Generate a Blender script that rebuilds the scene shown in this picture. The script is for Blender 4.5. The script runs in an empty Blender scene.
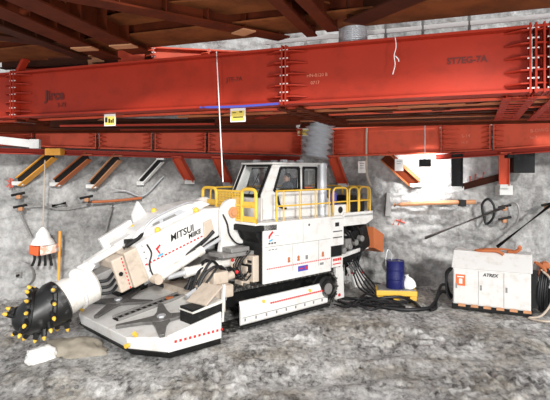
import bpy, bmesh, math, random
from mathutils import Vector, Matrix, noise
R = random.Random(7)
V = Vector
SC = bpy.context.scene
COL = SC.collection
ZUP = V((0, 0, 1))

# ------------------------------------------------------------------ helpers
def new_obj(name, data=None):
    o = bpy.data.objects.new(name, data)
    COL.objects.link(o)
    return o

def at(px, py, Y):
    return V(((px - 275) / 517 * Y, Y, 4 - (py - 170) / 517 * Y))

def tag(o, label=None, cat=None, group=None, kind=None):
    if label: o['label'] = label
    if cat: o['category'] = cat
    if group: o['group'] = group
    if kind: o['kind'] = kind
    return o

ROOT = {}
def thing(name, loc, label, cat, rz=0.0, group=None):
    o = new_obj(name)
    o.location = loc
    o.rotation_euler = (0, 0, rz)
    o.empty_display_size = 0.3
    ROOT[o.name] = Matrix.Translation(V(loc)) @ Matrix.Rotation(rz, 4, 'Z')
    return tag(o, label, cat, group)

class MB:
    def __init__(self):
        self.bm = bmesh.new(); self.mi = 0
    def _face(self, vs):
        try:
            f = self.bm.faces.new(vs); f.material_index = self.mi
        except ValueError:
            pass
    def hull8(self, a, b):
        n = len(a)
        va = [self.bm.verts.new(p) for p in a]; vb = [self.bm.verts.new(p) for p in b]
        self._face(list(reversed(va))); self._face(vb)
        for i in range(n):
            j = (i + 1) % n
            self._face([va[i], va[j], vb[j], vb[i]])
        return self
    def box(self, c, s, M=None):
        c = V(c); x, y, z = s[0] / 2, s[1] / 2, s[2] / 2
        pts = [V((-x, -y, -z)), V((x, -y, -z)), V((x, y, -z)), V((-x, y, -z)),
               V((-x, -y, z)), V((x, -y, z)), V((x, y, z)), V((-x, y, z))]
        if M is not None: pts = [M @ p for p in pts]
        pts = [p + c for p in pts]
        return self.hull8(pts[:4], pts[4:])
    def bb(self, x0, x1, y0, y1, z0, z1):
        return self.box(((x0 + x1) / 2, (y0 + y1) / 2, (z0 + z1) / 2), (abs(x1 - x0), abs(y1 - y0), abs(z1 - z0)))
    def prism(self, poly, vec):
        v = V(vec)
        return self.hull8([V(p) for p in poly], [V(p) + v for p in poly])
    @staticmethod
    def frame(p, q, up=ZUP):
        d = (V(q) - V(p)).normalized()
        up = V(up)
        if abs(d.dot(up)) > 0.98: up = V((1, 0, 0)) if abs(d.x) < .9 else V((0, 1, 0))
        s = d.cross(up).normalized(); u = s.cross(d).normalized()
        return d, s, u
    def bar(self, p, q, w, h, up=ZUP):
        p, q = V(p), V(q)
        d, s, u = self.frame(p, q, up)
        r = [s * (-w / 2) + u * (-h / 2), s * (w / 2) + u * (-h / 2), s * (w / 2) + u * (h / 2), s * (-w / 2) + u * (h / 2)]
        return self.hull8([p + k for k in r], [q + k for k in r])
    def ibeam(self, p, q, w, h, tf=.03, tw=.025, up=ZUP):
        p, q = V(p), V(q)
        d, s, u = self.frame(p, q, up)
        for k in (-1, 1):
            o = u * (k * (h / 2 - tf / 2)); self.bar(p + o, q + o, w, tf, up)
        self.bar(p, q, tw, h - 2 * tf, up)
        return self
    def cone(self, p, q, r0, r1=None, n=20, caps=True):
        p, q = V(p), V(q); r1 = r0 if r1 is None else r1
        d, s, u = self.frame(p, q)
        ra = []; rb = []
        for i in range(n):
            a = 2 * math.pi * i / n
            k = s * math.cos(a) + u * math.sin(a)
            ra.append(self.bm.verts.new(p + k * r0)); rb.append(self.bm.verts.new(q + k * r1))
        for i in range(n):
            j = (i + 1) % n; self._face([ra[i], ra[j], rb[j], rb[i]])
        if caps:
            self._face(list(reversed(ra))); self._face(rb)
        return self
    def lathe(self, p, axis, prof, n=24):
        p = V(p); d = V(axis).normalized()
        _, s, u = self.frame(p, p + d)
        rings = []
        for (t, r) in prof:
            rings.append([self.bm.verts.new(p + d * t + (s * math.cos(2 * math.pi * i / n) + u * math.sin(2 * math.pi * i / n)) * max(r, .0005)) for i in range(n)])
        for a, b in zip(rings, rings[1:]):
            for i in range(n):
                j = (i + 1) % n; self._face([a[i], a[j], b[j], b[i]])
        self._face(list(reversed(rings[0]))); self._face(rings[-1])
        return self
    def tube(self, pts, r, n=8, smooth=4, closed=False):
        pts = [V(p) for p in pts]
        if smooth and len(pts) > 2:
            P = [pts[0]] + pts + [pts[-1]]; out = []
            for i in range(1, len(P) - 2):
                for k in range(smooth):
                    t = k / smooth
                    a, b, c, d = P[i - 1], P[i], P[i + 1], P[i + 2]
                    out.append(.5 * ((2 * b) + (c - a) * t + (2 * a - 5 * b + 4 * c - d) * t * t + (3 * b - a - 3 * c + d) * t ** 3))
            out.append(pts[-1]); pts = out
        rings = []; last = None
        for i, p in enumerate(pts):
            d = (pts[min(i + 1, len(pts) - 1)] - pts[max(i - 1, 0)])
            if d.length < 1e-6: d = V((0, 0, 1))
            d.normalize()
            if last is None:
                _, s, u = self.frame(p, p + d)
            else:
                s = last - d * last.dot(d)
                s = s.normalized() if s.length > 1e-4 else self.frame(p, p + d)[1]
                u = d.cross(s)
            last = s
            rr = r(i / (len(pts) - 1)) if callable(r) else r
            rings.append([self.bm.verts.new(p + (s * math.cos(2 * math.pi * k / n) + u * math.sin(2 * math.pi * k / n)) * rr) for k in range(n)])
        for a, b in zip(rings, rings[1:]):
            for k in range(n):
                j = (k + 1) % n; self._face([a[k], a[j], b[j], b[k]])
        self._face(list(reversed(rings[0]))); self._face(rings[-1])
        return self
    def ball(self, c, r, n=12, sq=(1, 1, 1)):
        c = V(c); m = n // 2; rings = []
        for j in range(1, m):
            ph = math.pi * j / m
            rings.append([self.bm.verts.new(c + V((r * sq[0] * math.sin(ph) * math.cos(2 * math.pi * i / n), r * sq[1] * math.sin(ph) * math.sin(2 * math.pi * i / n), r * sq[2] * math.cos(ph)))) for i in range(n)])
        top = self.bm.verts.new(c + V((0, 0, r * sq[2]))); bot = self.bm.verts.new(c - V((0, 0, r * sq[2])))
        for a, b in zip(rings, rings[1:]):
            for i in range(n):
                j = (i + 1) % n; self._face([a[i], b[i], b[j], a[j]])
        for i in range(n):
            j = (i + 1) % n
            self._face([top, rings[0][i], rings[0][j]]); self._face([bot, rings[-1][j], rings[-1][i]])
        return self
    def build(self, name, mat, parent=None, bevel=0.0, smooth=False, origin=None, world=False, seg=2, each=False):
        bm = self.bm
        if each:
            seen = set(); out = []
            for v0 in list(bm.verts):
                if v0 in seen: continue
                isl = {v0}; st = [v0]
                while st:
                    v = st.pop()
                    for e in v.link_edges:
                        u = e.other_vert(v)
                        if u not in isl: isl.add(u); st.append(u)
                seen |= isl
                k = MB(); mp = {}
                for v in isl: mp[v] = k.bm.verts.new(v.co)
                for f in {f for v in isl for f in v.link_faces}: k._face([mp[v] for v in f.verts])
                out.append(k.build(name, mat, parent, bevel, smooth, origin, world, seg))
            bm.free(); return out[0]
        root = parent
        if parent is not None and world:
            while root.parent is not None: root = root.parent
            if root.name in ROOT:
                inv = ROOT[root.name].inverted()
                for v in bm.verts: v.co = inv @ v.co
        if origin is not None:
            o3 = V(origin)
            for v in bm.verts: v.co -= o3
        bmesh.ops.recalc_face_normals(bm, faces=bm.faces)
        me = bpy.data.meshes.new(name); bm.to_mesh(me); bm.free()
        for m in (mat if isinstance(mat, (list, tuple)) else [mat]): me.materials.append(m)
        if smooth:
            for p in me.polygons: p.use_smooth = True
            try: me.set_sharp_from_angle(angle=math.radians(40))
            except Exception: pass
        o = new_obj(name, me)
        if origin is not None: o.location = origin
        if parent is not None: o.parent = parent
        if bevel:
            b = o.modifiers.new('Bevel', 'BEVEL'); b.width = bevel; b.segments = seg; b.limit_method = 'ANGLE'; b.angle_limit = math.radians(35)
        return o

def dup(src, loc, rz=None, label=None, group=None, scale=None):
    r = src.copy(); COL.objects.link(r); r.location = loc
    if rz is not None: r.rotation_euler = (0, 0, rz)
    if scale: r.scale = scale
    if label: r['label'] = label
    if group: r['group'] = group
    for ch in list(src.children):
        c = ch.copy(); COL.objects.link(c); c.parent = r
        for g in list(ch.children):
            d = g.copy(); COL.objects.link(d); d.parent = c
    return r

def text(name, body, size, org, xd, yd, mat, parent=None, shear=0.0, world=False, depth=.003, bold=0.0):
    cu = bpy.data.curves.new(name, 'FONT'); cu.body = body; cu.size = size; cu.extrude = depth; cu.shear = shear; cu.offset = bold
    cu.resolution_u = 3
    t = bpy.data.objects.new(name + '_source', cu); COL.objects.link(t)
    bpy.context.view_layer.update()
    dg = bpy.context.evaluated_depsgraph_get()
    me = bpy.data.meshes.new_from_object(t.evaluated_get(dg)); me.name = name
    bpy.data.objects.remove(t)
    xd = V(xd).normalized(); yd = V(yd); yd = (yd - xd * yd.dot(xd)).normalized(); zd = xd.cross(yd)
    M = Matrix.Translation(V(org)) @ Matrix((xd, yd, zd)).transposed().to_4x4()
    if world and parent is not None:
        root = parent
        while root.parent is not None: root = root.parent
        if root.name in ROOT: M = ROOT[root.name].inverted() @ M
    me.transform(M)
    me.materials.clear(); me.materials.append(mat)
    o = new_obj(name, me)
    if parent is not None: o.parent = parent
    return o

# ------------------------------------------------------------------ materials
def mat(name, col, rough=.5, metal=0.0, spec=.5, dirt=None, dirt_amt=.5, dirt_scale=3.0, dirt_lo=.5, dirt_hi=.75, bump=0.0, bump_scale=30.0, vary=0.0):
    m = bpy.data.materials.new(name); m.use_nodes = True
    nt = m.node_tree; b = nt.nodes['Principled BSDF']
    b.inputs['Base Color'].default_value = (*col, 1); b.inputs['Roughness'].default_value = rough
    b.inputs['Metallic'].default_value = metal
    b.inputs['Specular IOR Level'].default_value = spec
    tc = nt.nodes.new('ShaderNodeTexCoord')
    src = None
    if vary:
        n0 = nt.nodes.new('ShaderNodeTexNoise'); n0.inputs['Scale'].default_value = 1.3; n0.inputs['Detail'].default_value = 4
        nt.links.new(tc.outputs['Object'], n0.inputs['Vector'])
        hs = nt.nodes.new('ShaderNodeMix'); hs.data_type = 'RGBA'
        hs.inputs[6].default_value = (*[c * (1 - vary) for c in col], 1); hs.inputs[7].default_value = (*[min(1, c * (1 + vary)) for c in col], 1)
        nt.links.new(n0.outputs['Fac'], hs.inputs[0]); src = hs.outputs[2]
    if dirt:
        n = nt.nodes.new('ShaderNodeTexNoise'); n.inputs['Scale'].default_value = dirt_scale; n.inputs['Detail'].default_value = 8; n.inputs['Roughness'].default_value = .65
        nt.links.new(tc.outputs['Object'], n.inputs['Vector'])
        mr = nt.nodes.new('ShaderNodeMapRange'); mr.inputs[1].default_value = dirt_lo; mr.inputs[2].default_value = dirt_hi
        mr.inputs[3].default_value = 0; mr.inputs[4].default_value = dirt_amt
        nt.links.new(n.outputs['Fac'], mr.inputs[0])
        mx = nt.nodes.new('ShaderNodeMix'); mx.data_type = 'RGBA'
        mx.inputs[6].default_value = (*col, 1); mx.inputs[7].default_value = (*dirt, 1)
        if src: nt.links.new(src, mx.inputs[6])
        nt.links.new(mr.outputs[0], mx.inputs[0]); src = mx.outputs[2]
    if src: nt.links.new(src, b.inputs['Base Color'])
    if bump:
        n2 = nt.nodes.new('ShaderNodeTexNoise'); n2.inputs['Scale'].default_value = bump_scale; n2.inputs['Detail'].default_value = 6
        nt.links.new(tc.outputs['Object'], n2.inputs['Vector'])
        bp = nt.nodes.new('ShaderNodeBump'); bp.inputs['Strength'].default_value = bump; bp.inputs['Distance'].default_value = .02
        nt.links.new(n2.outputs['Fac'], bp.inputs['Height']); nt.links.new(bp.outputs[0], b.inputs['Normal'])
    return m

RED = mat('red_primer_paint', (.37, .027, .010), .55, spec=.25, dirt=(.14, .014, .006), dirt_amt=.55, dirt_scale=1.6, dirt_lo=.52, dirt_hi=.8, vary=.12)
REDL = mat('orange_red_paint', (.64, .088, .040), .55, spec=.25, dirt=(.28, .05, .02), dirt_amt=.5, dirt_scale=2.2, vary=.12)
RUST = mat('rusty_brown_steel', (.105, .018, .005), .75, spec=.12, dirt=(.03, .006, .003), dirt_amt=.8, dirt_scale=1.5, dirt_lo=.42, dirt_hi=.72, vary=.2)
RUSTD = mat('dark_rusty_steel', (.06, .015, .006), .7, spec=.15, dirt=(.03, .01, .006), dirt_amt=.8, dirt_scale=1.8, dirt_lo=.4, dirt_hi=.7)
DECK = mat('deck_plate_brown', (.21, .062, .018), .75, spec=.15, dirt=(.06, .017, .006), dirt_amt=.8, dirt_scale=1.2, dirt_lo=.4, dirt_hi=.7)
WHITE = mat('white_machine_paint', (.66, .65, .63), .45, dirt=(.40, .35, .28), dirt_amt=.6, dirt_scale=3.5, dirt_lo=.50, dirt_hi=.78)
WHITED = mat('muddy_white_paint', (.66, .64, .60), .55, dirt=(.36, .29, .21), dirt_amt=.65, dirt_scale=3.0, dirt_lo=.5, dirt_hi=.74)
BEIGE = mat('bare_beige_steel', (.50, .42, .34), .55, dirt=(.22, .17, .12), dirt_amt=.6, dirt_scale=4)
GREY = mat('grey_worn_steel', (.26, .25, .24), .45, metal=.3, dirt=(.1, .09, .08), dirt_amt=.6, dirt_scale=6)
DGREY = mat('dark_worn_steel', (.13, .125, .12), .45, metal=.3, dirt=(.04, .04, .04), dirt_amt=.7, dirt_scale=6)
TRACK = mat('worn_highlit_track_steel', (.022, .021, .020), .45, metal=.2, dirt=(.34, .32, .29), dirt_amt=.75, dirt_scale=9, dirt_lo=.5, dirt_hi=.68)  # pale patches stand for wear and for highlights on the shoes
LGREY = mat('galvanised_grey', (.55, .56, .58), .4, metal=.4, dirt=(.3, .3, .3), dirt_amt=.4)
BLACK = mat('black_steel', (.006, .006, .006), .6, spec=.3, dirt=(.06, .055, .05), dirt_amt=.5, dirt_scale=7, dirt_lo=.55, dirt_hi=.75)
RUBBER = mat('black_rubber', (.007, .007, .008), .5, spec=.35)
CUT = mat('cutter_black_steel', (.009, .009, .009), .4, metal=.1, dirt=(.13, .125, .12), dirt_amt=.6, dirt_scale=6, dirt_lo=.56, dirt_hi=.72)
YEL = mat('yellow_paint', (.74, .45, .05), .45, dirt=(.4, .25, .06), dirt_amt=.4, dirt_scale=6)
YELO = mat('orange_yellow_paint', (.80, .36, .04), .5, dirt=(.4, .16, .04), dirt_amt=.5)
ORG = mat('orange_rust_paint', (.44, .125, .04), .6, dirt=(.3, .09, .03), dirt_amt=.6)
TANGE = mat('tan_orange_steel', (.52, .25, .12), .6, dirt=(.25, .1, .05), dirt_amt=.6)
REDM = mat('marking_red', (.55, .02, .02), .5)
BLUEM = mat('marking_blue', (.06, .06, .35), .5)
CYAN = mat('marking_light_blue', (.08, .35, .65), .5)
INK = mat('black_lettering', (.01, .01, .01), .5)
INKR = mat('dark_red_lettering', (.13, .014, .008), .7)
INKP = mat('pale_red_chalk', (.75, .25, .16), .8)
BLUE = mat('blue_drum_paint', (.008, .011, .10), .4, dirt=(.3, .3, .4), dirt_amt=.25, dirt_scale=5, dirt_lo=.6, dirt_hi=.8)
BLUEH = mat('blue_hose', (.08, .09, .45), .5)
SIGNY = mat('yellow_sign', (.82, .66, .12), .5)
SIGNW = mat('white_sign', (.86, .85, .82), .5)
CLOTHW = mat('white_plastic_sheet', (.88, .87, .85), .6)
CLOTHO = mat('orange_fabric', (.75, .14, .04), .7)
DARKC = mat('dark_clothing', (.035, .04, .05), .8)
HIVIS = mat('orange_workwear', (.75, .12, .03), .7)
SKIN = mat('skin', (.42, .24, .17), .5)
HAIR = mat('dark_hair', (.02, .015, .012), .6)
ROCKW = mat('pale_rock', (.75, .73, .70), .9, dirt=(.4, .38, .35), dirt_amt=.6, bump=.5, bump_scale=12)
MUDB = mat('brown_mud', (.27, .24, .19), .8, dirt=(.2, .17, .13), dirt_amt=.7, bump=.5, bump_scale=10)
CONC = mat('pale_concrete', (.62, .62, .60), .9, dirt=(.4, .39, .37), dirt_amt=.6, bump=.3)
STONE = mat('grey_stone', (.15, .145, .14), .85, dirt=(.33, .32, .3), dirt_amt=.6, dirt_scale=5, bump=.4)
SPRAY = mat('red_spray_paint', (.62, .12, .08), .9)
ZINC = mat('corrugated_zinc', (.62, .63, .65), .35, metal=.5)

def glass_mat():
    m = bpy.data.materials.new('cab_glass'); m.use_nodes = True
    nt = m.node_tree; nt.nodes.remove(nt.nodes['Principled BSDF'])
    out = nt.nodes['Material Output']
    tr = nt.nodes.new('ShaderNodeBsdfTransparent'); tr.inputs[0].default_value = (.97, .98, .98, 1)
    gl = nt.nodes.new('ShaderNodeBsdfGlossy'); gl.inputs['Roughness'].default_value = .03
    mx = nt.nodes.new('ShaderNodeMixShader')
    mx.inputs[0].default_value = .06; nt.links.new(tr.outputs[0], mx.inputs[1]); nt.links.new(gl.outputs[0], mx.inputs[2])
    nt.links.new(mx.outputs[0], out.inputs[0])
    return m
GLASS = glass_mat()

def ground_mat():
    m = bpy.data.materials.new('muddy_ground'); m.use_nodes = True
    nt = m.node_tree; b = nt.nodes['Principled BSDF']; L = nt.links.new
    tc = nt.nodes.new('ShaderNodeTexCoord')
    def nz(scale, det, rough=.6, stretch=None):
        n = nt.nodes.new('ShaderNodeTexNoise'); n.inputs['Scale'].default_value = scale; n.inputs['Detail'].default_value = det; n.inputs['Roughness'].default_value = rough
        if stretch:
            mp = nt.nodes.new('ShaderNodeMapping'); mp.inputs['Scale'].default_value = stretch; mp.inputs['Rotation'].default_value = (0, 0, .35)
            L(tc.outputs['Object'], mp.inputs[0]); L(mp.outputs[0], n.inputs['Vector'])
        else: L(tc.outputs['Object'], n.inputs['Vector'])
        return n
    a = nz(1.2, 8, .7, (1.4, .8, 1)); c = nz(7, 8, .75, (1.3, .8, 1)); d = nz(.42, 5, .65)
    add = nt.nodes.new('ShaderNodeMath'); add.operation = 'MULTIPLY_ADD'; add.inputs[1].default_value = .55
    L(c.outputs['Fac'], add.inputs[0])
    sc = nt.nodes.new('ShaderNodeMath'); sc.operation = 'MULTIPLY'; sc.inputs[1].default_value = .45
    L(a.outputs['Fac'], sc.inputs[0]); L(sc.outputs[0], add.inputs[2])
    cr = nt.nodes.new('ShaderNodeValToRGB'); L(add.outputs[0], cr.inputs[0])
    cr.color_ramp.elements[0].position = .40; cr.color_ramp.elements[0].color = (.030, .029, .028, 1)
    cr.color_ramp.elements[1].position = .58; cr.color_ramp.elements[1].color = (.66, .65, .63, 1)
    e = cr.color_ramp.elements.new(.47); e.color = (.31, .305, .295, 1)
    mx = nt.nodes.new('ShaderNodeMix'); mx.data_type = 'RGBA'; mx.blend_type = 'MULTIPLY'
    mr = nt.nodes.new('ShaderNodeMapRange'); mr.inputs[1].default_value = .47; mr.inputs[2].default_value = .60; L(d.outputs['Fac'], mr.inputs[0])
    L(mr.outputs[0], mx.inputs[0]); L(cr.outputs[0], mx.inputs[6]); mx.inputs[7].default_value = (.66, .62, .55, 1)
    L(mx.outputs[2], b.inputs['Base Color'])
    rr = nt.nodes.new('ShaderNodeMapRange'); rr.inputs[1].default_value = .4; rr.inputs[2].default_value = .62; rr.inputs[3].default_value = .35; rr.inputs[4].default_value = .9
    L(a.outputs['Fac'], rr.inputs[0]); L(rr.outputs[0], b.inputs['Roughness'])
    bp = nt.nodes.new('ShaderNodeBump'); bp.inputs['Strength'].default_value = .9; bp.inputs['Distance'].default_value = .06
    L(c.outputs['Fac'], bp.inputs['Height']); L(bp.outputs[0], b.inputs['Normal'])
    return m

def wall_mat():
    m = bpy.data.materials.new('sprayed_concrete'); m.use_nodes = True
    nt = m.node_tree; b = nt.nodes['Principled BSDF']; L = nt.links.new
    tc = nt.nodes.new('ShaderNodeTexCoord')
    n = nt.nodes.new('ShaderNodeTexNoise'); n.inputs['Scale'].default_value = .8; n.inputs['Detail'].default_value = 8; n.inputs['Roughness'].default_value = .65
    n2 = nt.nodes.new('ShaderNodeTexNoise'); n2.inputs['Scale'].default_value = 7; n2.inputs['Detail'].default_value = 8; n2.inputs['Roughness'].default_value = .7
    L(tc.outputs['Object'], n.inputs['Vector']); L(tc.outputs['Object'], n2.inputs['Vector'])
    mm = nt.nodes.new('ShaderNodeMath'); mm.operation = 'MULTIPLY_ADD'; mm.inputs[1].default_value = .36; L(n2.outputs['Fac'], mm.inputs[0])
    m2 = nt.nodes.new('ShaderNodeMath'); m2.operation = 'MULTIPLY'; m2.inputs[1].default_value = .64; L(n.outputs['Fac'], m2.inputs[0]); L(m2.outputs[0], mm.inputs[2])
    cr = nt.nodes.new('ShaderNodeValToRGB'); L(mm.outputs[0], cr.inputs[0])
    cr.color_ramp.elements[0].position = .33; cr.color_ramp.elements[0].color = (.14, .137, .132, 1)
    cr.color_ramp.elements[1].position = .60; cr.color_ramp.elements[1].color = (.55, .545, .535, 1)
    e = cr.color_ramp.elements.new(.48); e.color = (.34, .336, .328, 1)
    L(cr.outputs[0], b.inputs['Base Color']); b.inputs['Roughness'].default_value = .9
    bp = nt.nodes.new('ShaderNodeBump'); bp.inputs['Strength'].default_value = .9; bp.inputs['Distance'].default_value = .09
    L(n2.outputs['Fac'], bp.inputs['Height']); L(bp.outputs[0], b.inputs['Normal'])
    return m
GROUND = ground_mat(); WALL = wall_mat()

# ------------------------------------------------------------------ setting
OM = V((-.76, 14.97, 0)); TH = math.radians(223.2)
FW = V((math.cos(TH), math.sin(TH), 0)); LF = V((-FW.y, FW.x, 0))

def wall_depth(px):
    k = (px - 275) / 517
    yl = (15.2 + .26 * 12) / (1 - .26 * k)
    yr = (19 + .417 * 2.6) / (1 + .417 * k)
    return min(yl, yr)
def wp(px, py, off=.25):
    return at(px, py, wall_depth(px) - off)

def ground_z(x, y):
    p = V((x * .8, y * .65, 0))
    z = .11 * noise.fractal(p, .9, 2.1, 5)
    m_ = max(0, min(1, .5 + 1.6 * noise.noise(V((x * .35 + 3, y * .6, 9)))))
    z += m_ * (.16 * abs(noise.noise(V((x * 4, y * 2.8, 5)))) + .09 * max(0, noise.noise(V((x * 8, y * 5.5, 1)))))
    z += .05 * max(0, noise.noise(V((x * .5 + y * .2, y * 1.7 - x * .5, 2))))
    r = V((x, y, 0)) - OM
    a, b = r.dot(FW), r.dot(LF)
    dx = max(abs(a - 1.2) - 3.6, 0); dy = max(abs(b) - 2.1, 0)
    k = min(1, math.hypot(dx, dy) / 1.0)
    gx = max(abs(x - 5.9) - 2.3, 0); gy = max(abs(y - 15.2) - 1.3, 0)
    k = min(k, min(1, math.hypot(gx, gy) / .8))
    px_ = max(abs(x - 3.5) - 1.2, 0); py_ = max(abs(y - 16.2) - .9, 0)
    k = min(k, min(1, math.hypot(px_, py_) / .6))
    return z * (.25 + .75 * k) - .03

def grid(name, fn, nu, nv, m, kind='structure'):
    vs = [fn(i / nu, j / nv) for j in range(nv + 1) for i in range(nu + 1)]
    fs = []
    for j in range(nv):
        for i in range(nu):
            a = j * (nu + 1) + i; fs.append((a, a + 1, a + nu + 2, a + nu + 1))
    me = bpy.data.meshes.new(name); me.from_pydata([tuple(v) for v in vs], [], fs); me.materials.append(m)
    for p in me.polygons: p.use_smooth = True
    o = new_obj(name, me); o['kind'] = kind
    return o

def gf(u, v):
    x = -14 + 28 * u; y = 5 + 15 * v
    return V((x, y, ground_z(x, y)))
grid('floor', gf, 440, 330, GROUND)

def wallfn(p0, p1, h):
    p0, p1 = V(p0), V(p1); d = (p1 - p0).normalized(); nrm = V((d.y, -d.x, 0))
    def f(u, v):
        p = p0 + (p1 - p0) * u; z = -.3 + h * v
        q = V((p.x, p.y, z))
        dd = .24 * noise.fractal(q * .6, .9, 2.1, 6) + .10 * noise.noise(V((p.x * .9, z * 3.2 + noise.noise(q * .7) * 1.5, p.y))) + .05 * noise.noise(V((p.x * 2.5, z * 7, p.y))) + .045 * noise.noise(q * 4.3) + .03 * abs(noise.noise(q * 8.5))
        return q + nrm * dd
    return f
grid('wall_left', wallfn((-13, 14.94, 0), (2.7, 19.02, 0), 11), 300, 190, WALL)
grid('wall_right', wallfn((2.5, 19.04, 0), (12, 15.08, 0), 11), 200, 190, WALL)

# deck overhead: plates carried by beams
mb = MB()
GD = V((.934, -.358, 0)); PD = V((.358, .934, 0))
def plate(a, b, wid, z0, z1, m=mb):
    a, b = V(a), V(b); d = (b - a).normalized(); s = V((d.y, -d.x, 0)) * wid
    m.prism([V((a.x, a.y, z0)), V((b.x, b.y, z0)), V((b.x + s.x, b.y + s.y, z0)), V((a.x + s.x, a.y + s.y, z0))], (0, 0, z1 - z0))
EDGE = at(260, 40, 11.6); EDGE.z = 7.0
eA = EDGE - GD * 11; eB = EDGE + GD * 11
plate(eA, eB, 4.2, 7.42, 7.5)
o = mb.build('ceiling', mat('shade_dark_deck_soffit', (.018, .007, .004), .9)); o['kind'] = 'structure'  # near-black colour stands for shade in the gaps between deck beams

def deck_beam(name, p, q, w, h, m, label, group=None, cat='beam', plates=()):
    p, q = V(p), V(q); up = V((0, 0, h / 2))
    t = thing(name, tuple(p), label, cat, group=group)
    b = MB(); b.ibeam(p + up, q + up, w, h, .035, .03); b.build('beam', m, t, world=True)
    for f in plates:
        c = p.lerp(q, f); d = (q - p).normalized()
        s = MB(); s.bar(c - d * .16 - V((0, 0, .012)), c + d * .16 - V((0, 0, .012)), w * 1.06, .03); pl = s.build('splice_plate', TANGE if m is not RUSTD else RED, t, world=True)
    st = MB(); d = (q - p).normalized(); n = max(2, int((q - p).length / .9))
    for i in range(n + 1):
        c = p.lerp(q, .04 + .92 * i / n) + up; st.bar(c - d * .01, c + d * .01, w * .95, h - .08)
    st.build('stiffener', m, t, world=True, each=True)
    return t
def b2(a, b, ya, yb, z):
    p = at(a[0], a[1], ya); q = at(b[0], b[1], yb); p.z = z; q.z = z
    return p, q
# broad edge beam parallel to the plate girders
t = thing('deck_edge_girder', tuple(EDGE), 'long brown deck edge beam above the red plate girder', 'beam')
m1 = MB(); plate(eA, eB, 1.15, 6.99, 7.03, m1); m1.build('bottom_flange', DECK, t, world=True)
m1 = MB(); plate(eA + V((0, 0, 0)), eB, .04, 7.03, 7.42, m1); plate(eA - PD * .9, eB - PD * .9, .04, 7.03, 7.42, m1); m1.build('web', RUST, t, world=True)
p, q = b2((20, 0), (142, 54), 8.5, 12.5, 6.80); deck_beam('deck_girder', p - (q - p) * .15, q, .52, .55, RUST, 'thick rusty deck beam slanting at upper left with a pale splice plate', plates=(.82,))
p, q = b2((-4, 14), (112, 62), 9.2, 13.3, 6.83); deck_beam('deck_girder', p - (q - p) * .1, q, .50, .5, RUST, 'second rusty deck beam from the left, ending on the girder edge', plates=(.72,))
p, q = b2((-50, 16), (86, 64), 9.4, 13.6, 6.9); deck_beam('deck_girder', p, q, .34, .45, RUSTD, 'dark deck beam at far left ending beside the shorter crossbeam')
p, q = b2((275, 0), (312, 35), 8.5, 10.8, 6.78); deck_beam('deck_girder', p - (q - p) * .15, q, .22, .6, RUST, 'left one of the close pair of deck beams above the cab')
p, q = b2((303, 0), (333, 31), 8.5, 10.4, 6.78); deck_beam('deck_girder', p - (q - p) * .15, q, .24, .6, RUST, 'right one of the close pair of deck beams above the cab')
p, q = b2((130, 14), (284, 38), 9.3, 11.4, 6.88); deck_beam('deck_brace', p - (q - p) * .9, q, .42, .45, RUST, 'diagonal rusty deck beam with a square splice plate at upper centre', plates=(.84,))
p, q = b2((354, 28), (440, -9), 10.1, 8.1, 6.86); deck_beam('deck_brace', p, q + (q - p) * .15, .5, .5, RUSTD, 'dark diagonal deck beam slanting up right of the corrugated drum')
p, q = b2((-20, 52), (78, 55), 11.4, 12.6, 6.95); deck_beam('deck_brace', p, q, .36, .4, RUSTD, 'dark nearly level deck beam at left edge above the girder end')
# deck cover plates between the beams
k = 0
for (pts, z, lb) in [([(0, 30), (24, 42), (0, 42)], 7.05, 'small pale brown deck plate at far left edge'),
                 ([(60, -2), (66, 4), (68, -2)], 7.05, 'tiny pale deck plate at the top of the picture'),
                 ([(92, 20), (112, 28), (196, 16), (140, 10)], 7.2, 'tan deck plate between the slanting and the diagonal beam'),
                 ([(0, 54), (0, 62), (48, 60), (30, 54)], 7.0, 'tan deck plate above the left end of the girder'),
                 ([(200, 18), (330, 4), (300, -6), (150, 4)], 7.15, 'broad brown deck plate at the top beside the beam pair')]:
    P = []
    for (x, y) in pts:
        Y = (z - 4) * 517 / (170 - y); P.append(at(x, y, Y))
    m1 = MB(); m1.prism(P, (0, 0, .03)); c = sum(P, V()) / len(P)
    tag(m1.build('deck_plate', DECK, origin=tuple(c)), lb, 'deck plate')

# ------------------------------------------------------------------ main plate girder
g0 = V((-7.66, 14.4, 0)); g1 = V((5.05, 9.5, 0))
def gpos(px):
    k = (px - 275) / 517   # intersection of the pixel column with the girder line
    d = g1 - g0
    t = (k * g0.y - g0.x) / (d.x - k * d.y)
    return g0 + d * t
GDIR = (g1 - g0).normalized(); GN = V((GDIR.y, -GDIR.x, 0))   # towards the camera
ZB, ZT = 5.42, 6.64
def girder(pa, pb, label, marks=None):
    a, b = gpos(pa), gpos(pb)
    t = thing('plate_girder', (a.x, a.y, ZB), label, 'girder', group=None)
    m1 = MB(); z = V((0, 0, (ZB + ZT) / 2)); m1.ibeam(a + z, b + z, .5, ZT - ZB, .05, .03)
    m1.build('girder_beam', RED, t, world=True)
    return t, a, b
def gussets(t, at_pt, side, n=5, ln=.40, wd=.245, m=RED, z0=ZB, z1=ZT, d=GDIR, nn=GN):
    for i in range(n):
        z = z0 + (z1 - z0) * (i + .6) / n
        m1 = MB()
        p = at_pt + V((0, 0, z))
        m1.prism([p + nn * .02, p + nn * wd, p + nn * wd + d * side * ln * .35, p + nn * .05 + d * side * ln, p + nn * .02 + d * side * ln], (0, 0, .028))
        m1.build('gusset', m, t, world=True)
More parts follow.
